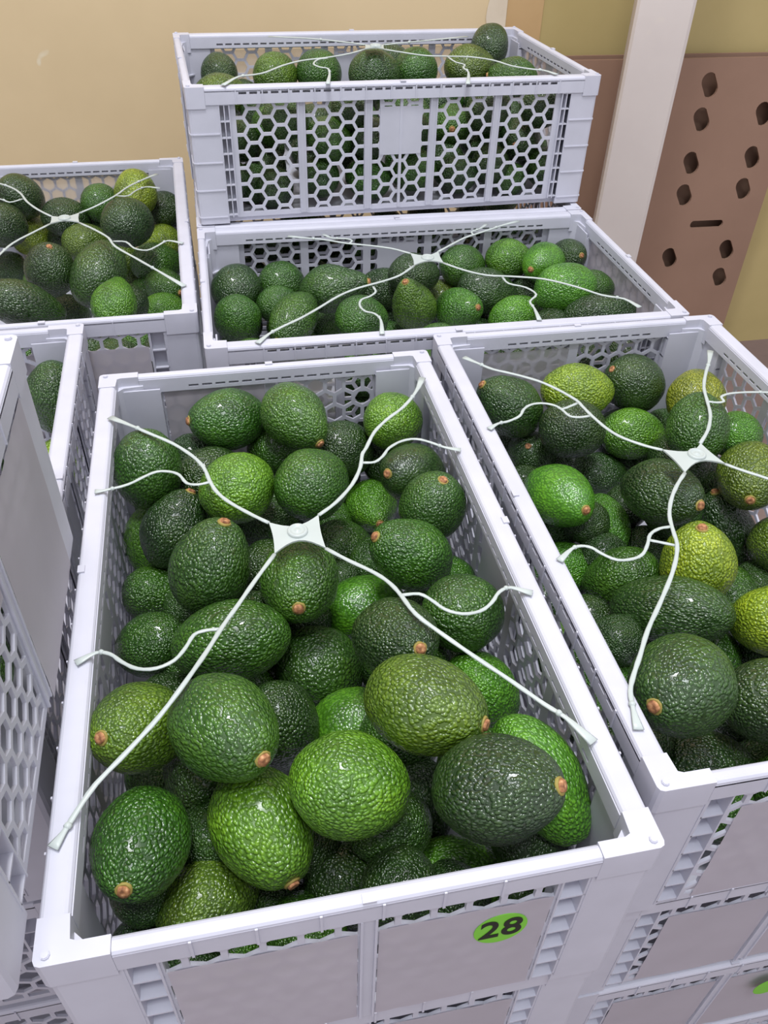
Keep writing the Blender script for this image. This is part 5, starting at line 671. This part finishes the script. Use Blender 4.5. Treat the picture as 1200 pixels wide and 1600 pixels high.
# a portrait crate has its long axis turned by 90 degrees: its near end wall is ('y', -1), far end ('y', 1)
FN = lambda z1=ZT: [('y',-1,-.117,-.0065,.012,z1,False,MF), ('y',-1,.0065,.117,.012,z1,False,MF)]
crates = {}
def port(k, z, label, films=(), group=None, flat=False):
    x, y, a = G_ if k == 'G' else C_[k]; return crate(x, y, rad(a)+P2, z, flat, label, films, group)
def land(k, z, label, films=(), group=None, flat=True):
    x, y, a = F_ if k == 'F' else C_[k]; return crate(x, y, rad(a), z, flat, label, films, group)
H = CHt
crates['A'] = port('A', -H, 'front white mesh crate full of avocados, closest to the camera, with a green 28 sticker', FN()+[('y',1,.0065,.117,.012,.163,True,MF)])
crates['B'] = port('B', -H, 'white mesh crate full of avocados on top of the right-hand stack', [('y',-1,-.1085,-.0065,.012,ZT,False,MF),('y',-1,.0065,.117,.012,ZT,False,MF),('y',1,.0065,.117,.012,.158,True,MFC)])
crates['C'] = land('C', -H, 'white mesh crate of avocados lying broadside in the middle, below the top crate', [('y',1,-.117,.117,.012,.165,True,MF),('x',-1,-.235,-.150,.012,.163,False,MFC)])
crates['D'] = land('D', 0, 'highest white mesh crate at the back, hexagons and blank label plate facing the camera', [('x',1,-.235,.235,.012,.160,True,MFC),('y',1,-.117,.117,.012,.165,True,MFC)])
crates['E'] = port('E', -H, 'white mesh crate of avocados at the back left in front of the ochre wall', FN()+[('y',1,-.117,.117,.012,.165,True,MFC)])
crates['G'] = port('G', -H, 'white mesh crate at the left, mostly covered by another crate standing on it', [('y',1,.0,.117,.012,.163,True,MFC)])
crates['F'] = land('F', 0, 'frosted white crate at the left photo edge standing crosswise on a lower one', [('y',1,.0065,.139,.006,.162,False,MF),('y',1,-.117,-.0065,.118,.162,False,MF)], flat=False)
port('A', -2*H, 'white crate directly under the crate with the 28 sticker', FN())
port('B', -2*H, 'second white crate from the top of the right-hand stack', [('y',-1,-.1085,-.0065,.012,ZT,False,MF),('y',-1,.0065,.117,.012,ZT,False,MF)])
crates['B3'] = port('B', -3*H, 'third white crate from the top of the right-hand stack', FN())
land('H', -H, 'white mesh crate carrying the top crate, seen through the back wall of the middle crate')
for k in 'ABCHEG':
    for lv in ((3,4) if k in 'A' else (4,) if k == 'B' else (2,3,4) ):
        (land if k in 'CH' else port)(k, -lv*H, 'white mesh crate hidden low down in the stacks', (), 'hidden crates low in the stacks')
for k in 'AB': crates[k].scale.x = 1.012; crates[k].location += Vector((math.sin(rad(C_[k][2])), -math.cos(rad(C_[k][2])), 0))*.0035
# green number stickers on the film
def sticker(u, v, crk, txt, r=.0178, dz=0):
    t = crates[crk]; x, y, a = C_[crk[0]]; a = rad(a); n = Vector((math.sin(a), -math.cos(a), 0)); p0 = Vector((x, y, 0))+n*(LX/2*1.012-.0018+.0035)
    p = on_plane(u, v, p0, n); e = empty('number_sticker', p, a, 'round green sticker with the number 28 on the front of the nearest crate' if txt else 'green sticker at the right photo edge on the lowest visible crate', 'sticker')
    m = MB(); k = 40; vs = [(r*math.cos(i*2*math.pi/k), 0, r*1.12*math.sin(i*2*math.pi/k)) for i in range(k)]
    m.add([(a_, 0, c) for a_, b, c in vs]+[(a_, -.0004, c) for a_, b, c in vs], [tuple(range(k)), tuple(range(2*k-1,k-1,-1))]+[(i,(i+1)%k,(i+1)%k+k,i+k) for i in range(k)])
    obj('sticker_disc', m.mesh('sticker_disc',[MSTK]), e)
    if txt:
        c = bpy.data.curves.new('t','FONT'); c.body = txt; c.size = .033; c.align_x = 'CENTER'; c.align_y = 'CENTER'; c.offset = .0006; c.extrude = .0001; c.space_character = 1.05
        o = bpy.data.objects.new('t', c); COL.objects.link(o); dg = bpy.context.evaluated_depsgraph_get(); me = bpy.data.meshes.new_from_object(o.evaluated_get(dg)); bpy.data.objects.remove(o)
        me.materials.clear(); me.materials.append(MINK); q = obj('printed_number', me, e); q.rotation_euler = (P2,0,0); q.location = (0,-.0007,0); q.scale = (.86,1,1)
sticker(782, 1450, 'A', '28'); sticker(1200, 1541, 'B3', '', .016)
# ---------------------------------------------------------------- avocados
def avo_mesh(pear, seed, elong):
    nu, nv = 40, 26; vs = []; 
    for j in range(1, nv):
        th = math.pi*j/nv; z = -math.cos(th); s = math.sin(th)
        t = max(0, (z+.35)/1.35); r = s*(1-pear*t*t*(3-2*t)) if z > -.35 else s
        for i in range(nu):
            a = 2*math.pi*i/nu; d = Vector((math.cos(a)*s, math.sin(a)*s, z))
            k = 1+.045*noise.noise(d*1.3+Vector((seed*7.1,0,0)))+.010*noise.noise(d*6+Vector((seed,3,0)))
            zz = z
            if z > .93: zz = z-(z-.93)*.35
            vs.append((math.cos(a)*r*k, math.sin(a)*r*k, zz*k))
    n = len(vs); vs += [(0,0,-1.0), (0,0,.955)]
    fs = [(j*nu+i, j*nu+(i+1)%nu, (j+1)*nu+(i+1)%nu, (j+1)*nu+i) for j in range(nv-2) for i in range(nu)]
    fs += [(n,(i+1)%nu,i) for i in range(nu)]+[(n+1,(nv-2)*nu+i,(nv-2)*nu+(i+1)%nu) for i in range(nu)]
    m = MB(); m.add(vs, fs, 0, True); return m.mesh('avocado', [MSK])
AM = {'r': [avo_mesh(.04,1,1), avo_mesh(.07,2,1)], 'o': [avo_mesh(.14,3,1), avo_mesh(.18,4,1), avo_mesh(.12,5,1)], 'p': [avo_mesh(.34,6,1)]}
def stem_mesh(seed):
    rr = random.Random(seed); m = MB(); k = 12
    def ring(r, z, jit=.0): return [((r*(1+rr.uniform(-jit,jit)))*math.cos(2*math.pi*i/k), (r*(1+rr.uniform(-jit,jit)))*math.sin(2*math.pi*i/k), z) for i in range(k)]
    def lathe(rs, mi):
        vs = sum(rs, []); n = len(rs); fs = [(j*k+i, j*k+(i+1)%k, (j+1)*k+(i+1)%k, (j+1)*k+i) for j in range(n-1) for i in range(k)]+[tuple(range((n-1)*k, n*k))]
        m.add(vs, fs, mi, True)
    lathe([ring(.16,.90), ring(.165,.962,.1), ring(.150,.980,.12), ring(.12,.97,.05)], 0)
    lathe([ring(.125,.93), ring(.125,.99,.12), ring(.110,1.02,.15), ring(.05,1.015,.1)], 1)
    return m.mesh('stem', [MSC, MSP])
SM = [stem_mesh(i) for i in range(3)]
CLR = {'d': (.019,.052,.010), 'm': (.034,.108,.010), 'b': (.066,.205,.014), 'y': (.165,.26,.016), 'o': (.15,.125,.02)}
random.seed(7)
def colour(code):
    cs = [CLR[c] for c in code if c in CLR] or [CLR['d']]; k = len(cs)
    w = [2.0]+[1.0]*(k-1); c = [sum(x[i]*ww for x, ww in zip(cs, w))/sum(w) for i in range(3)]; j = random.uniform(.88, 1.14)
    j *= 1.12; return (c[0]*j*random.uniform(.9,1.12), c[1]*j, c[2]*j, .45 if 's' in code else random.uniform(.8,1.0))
def avocado(c, a, b, L, code, shp, label, stem, group=None):
    me = random.choice(AM[shp]); o = obj('avocado', me); q = Vector(a).to_track_quat('Z','Y') @ Quaternion((0,0,1), random.uniform(0,6.28))
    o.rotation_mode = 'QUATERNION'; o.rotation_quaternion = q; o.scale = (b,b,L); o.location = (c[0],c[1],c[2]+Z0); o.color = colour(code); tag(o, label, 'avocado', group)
    if stem: obj('stem', random.choice(SM), o)
    return o
names = {'A':'front crate','B':'right-hand crate','C':'middle crate','D':'top crate','E':'back left crate','G':'left crate','F':'frosted crate at the left edge','H':'crate under the top one'}
for k, lst in AVO.items():
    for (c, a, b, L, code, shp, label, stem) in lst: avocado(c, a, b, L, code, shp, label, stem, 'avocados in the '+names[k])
for k, lst in FIL.items():
    for (c, a, b, L) in lst:
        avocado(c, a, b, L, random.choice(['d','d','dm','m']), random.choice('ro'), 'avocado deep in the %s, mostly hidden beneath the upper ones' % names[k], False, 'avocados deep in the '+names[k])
# ---------------------------------------------------------------- plastic tie-down spiders
def strap(pts, tab, w=.0019):
    m = MB(); n = len(pts); k = 8; P = [Vector(p)+Vector((0,0,Z0)) for p in pts]; rings = []
    for i in range(n):
        t = (P[min(i+1,n-1)]-P[max(i-1,0)]).normalized(); sd = t.cross(Vector((0,0,1)))
        sd = sd.normalized() if sd.length > 1e-4 else Vector((1,0,0)); up = sd.cross(t)
        ww = w*(1+.10*math.sin(i*2.1)); hh = w*.55
        if tab and i >= n-4: f = (i-(n-4))/3; ww = w*(1+1.1*f); hh = w*(.55-.15*f)
        rings.append([P[i]+sd*ww*math.cos(2*math.pi*j/k)+up*hh*math.sin(2*math.pi*j/k) for j in range(k)])
    m.add(sum(rings, []), [(i*k+j,i*k+(j+1)%k,(i+1)*k+(j+1)%k,(i+1)*k+j) for i in range(n-1) for j in range(k)]+[tuple(range(k)), tuple(range(n*k-1,(n-1)*k-1,-1))], 0, True)
    if tab:   # small locking knot where the strand has been pulled through
        i = max(1, n-5); c = P[i]; r = w*1.5
        vs = [c+Vector((r*math.cos(a)*math.sin(b_), r*math.sin(a)*math.sin(b_), r*.8*math.cos(b_))) for b_ in (.6,1.57,2.5) for a in [x*math.pi/4 for x in range(8)]]
        m.add(vs, [(q*8+j,q*8+(j+1)%8,(q+1)*8+(j+1)%8,(q+1)*8+j) for q in range(2) for j in range(8)]+[tuple(range(8)), tuple(range(23,15,-1))], 0, True)
    return m
def hub(p, a, tips):
    m = MB(); t0 = [Vector(t)+Vector((0,0,Z0)) for t in tips]; c = Vector(p)+Vector((0,0,Z0)); nw, ne, sw, se = t0
    def arc(p_, q_, pull): return [p_.lerp(q_, i/8)+(c-(p_+q_)/2)*pull*math.sin(math.pi*i/8) for i in range(8)]
    lp = arc(nw, ne, .55)+arc(ne, se, .06)+arc(se, sw, .55)+arc(sw, nw, .06); n = len(lp); z = c.z
    m.add([(v.x,v.y,z-.0008) for v in lp]+[(v.x,v.y,z+.0008) for v in lp]+[(c.x,c.y,z-.0008),(c.x,c.y,z+.0008)], [(i,(i+1)%n,(i+1)%n+n,i+n) for i in range(n)]+[(2*n,(i+1)%n,i) for i in range(n)]+[(2*n+1,i+n,(i+1)%n+n) for i in range(n)])
    d = MB(); k = 20; prof = [(.0088,0),(.0088,.0016),(.0080,.0026),(.0066,.0028),(.0058,.0018),(.0030,.0016),(.0018,.0026),(.0004,.003)]
    d.add([(c.x+r*math.cos(2*math.pi*i/k), c.y+r*math.sin(2*math.pi*i/k), z+.0008+h_) for r,h_ in prof for i in range(k)], [(j*k+i,j*k+(i+1)%k,(j+1)*k+(i+1)%k,(j+1)*k+i) for j in range(len(prof)-1) for i in range(k)]+[tuple(range((len(prof)-1)*k,len(prof)*k))], 0, True)
    return m, d
for k, s in STR.items():
    c = Vector(s['hub'])
    t = empty('tie_down_strap', (c.x, c.y, c.z+Z0), 0, 'thin white plastic four-armed tie stretched over the avocados of the '+names[k], 'strap')
    inv = Matrix.Translation(-t.location)
    def put(name, m, sc=1):
        me = m.mesh(name, [MST]); me.transform(inv); return obj(name, me, t)
    tips = [s['arms'][i][0] for i in range(4)]
    hm, dm = hub(s['hub'], 0, tips); put('hub_plate', hm); put('hub_button', dm)
    for a in s['arms']: put('strap_arm', strap(a, True))
    for a in s['sides']: put('side_strand', strap(a, len(a) > 8, .0016))
# ---------------------------------------------------------------- room
wy = rad(13); U = Vector((math.cos(wy), math.sin(wy), 0)); NN = Vector((math.sin(wy), -math.cos(wy), 0)); DW = 2.0
WP = -NN*DW
def wl(s, d, z): v = WP+U*s+NN*d; return (v.x, v.y, z)
def sz(u, v, d=0): p = on_plane(u, v, WP+NN*d, NN); return (p-WP).dot(U), p.z
def wbox(m, s0, s1, d0, d1, z0, z1, mi=0):
    m.add([wl(s0,d0,z0),wl(s1,d0,z0),wl(s1,d1,z0),wl(s0,d1,z0),wl(s0,d0,z1),wl(s1,d0,z1),wl(s1,d1,z1),wl(s0,d1,z1)], [(0,3,2,1),(4,5,6,7),(0,1,5,4),(1,2,6,5),(2,3,7,6),(3,0,4,7)], mi)
def struct(name, m, mt):
    o = obj(name, m.mesh(name, [mt])); o['kind'] = 'structure'; return o
sA = sz(792,20)[0]; sB = sz(846,40)[0]
m = MB(); m.box(-3.5,3.5,-2.2,3.6,-.05,0); struct('floor', m, MFL)
m = MB(); wbox(m, -3.2, sA, -.08, 0, 0, 3); struct('wall_back', m, MYW)
m = MB(); wbox(m, sB, 3.2, -.08, -.005, 0, 3); struct('wall_right', m, MYD)
m = MB(); wbox(m, sA, sB, -.08, -.002, 0, 3); struct('trim_1', m, MWD)
s0 = sz(762,20)[0]; z0 = sz(770,44)[1]
m = MB(); outl = [wl(s0+.004*math.sin(i*5), .0015, z0+i*.02) for i in range(12)]+[wl(sA-.002, .0015, z0+.22), wl(sA-.002, .0015, z0)]
o2 = [(x-NN.x*.0014*-1, y-NN.y*.0014*-1, z) for x,y,z in outl]; n = len(outl)
m.add(outl+o2, [tuple(range(n)), tuple(range(2*n-1,n-1,-1))]+[(i,(i+1)%n,(i+1)%n+n,i+n) for i in range(n)]); struct('trim_2', m, MPT)
# pillar: a square painted post standing before the wall, turned a little
DP = .26
pm = on_plane(985, 60, WP+NN*DP, NN); pr_ = on_plane(1064, 60, WP+NN*DP, NN); ub = Vector((math.cos(rad(-12)), math.sin(rad(-12)), 0)); wd = (pr_-pm).length*1.0; nb = Vector((-ub.y, ub.x, 0))
m = MB(); pts = [pm, pm+ub*wd, pm+ub*wd+nb*.24, pm+nb*.24]; bev = []
for i, p in enumerate(pts):
    a = pts[i-1]; b = pts[(i+1)%4]; bev += [p+(a-p).normalized()*.006, p+(b-p).normalized()*.006]
m.prism([(p.x, p.y) for p in bev], 'z', 0, 3); struct('trim_3', m, MPL)
# perforated cardboard bin against the wall
DB = .03
sR, _ = sz(1165, 400, DB+.05); zt = sz(1140, 90, DB+.05)[1]; sL = sz(852, 95, DB+.05)[0]
bin_ = empty('cardboard_bin', (*wl((sL+sR)/2, DB+.025, 0)[:2], 0), wy, 'flat brown cardboard box with oval vent holes at the wall behind the pillar', 'box')
binv = bin_.matrix_basis.inverted()
binv = (Matrix.Translation(bin_.location) @ Matrix.Rotation(wy,4,'Z')).inverted()
def capsule(u, v, lw, lh, tilt):
    s, z = sz(u, v, DB+.05); out = []
    for i in range(16):
        a = 2*math.pi*i/16; x = lw/2*math.cos(a); y = lw/2*math.sin(a)+(lh-lw)/2*(1 if math.sin(a) > 0 else -1)
        out.append((s+x*math.cos(tilt)-y*math.sin(tilt), z+x*math.sin(tilt)+y*math.cos(tilt)))
    return out
HL = [(1109,133),(1096,187),(1193,178),(1080,255),(1175,246),(1069,305),(1161,295),(1046,403),(1135,390),(1124,433)]
holes = [capsule(u,v,.036,.058,.50) for u,v in HL]+[capsule(1104,350,.020,.095,1.57-.02)]
m = MB(); m.plate([(sL,.002),(sR,.002),(sR,zt),(sL,zt)], holes, lambda a,z,d: wl(a, DB+.05-d, z), .006)
me = m.mesh('front_panel', [MCB]); me.transform(binv); obj('front_panel', me, bin_)
for nm, a in (('back_panel', (sL,sR,DB,DB+.006)), ('side_panel', (sL,sL+.006,DB+.006,DB+.044)), ('side_panel', (sR-.006,sR,DB+.006,DB+.044))):
    m = MB(); wbox(m, a[0], a[1], a[2], a[3], .002, zt); me = m.mesh(nm, [MCB]); me.transform(binv); obj(nm, me, bin_)
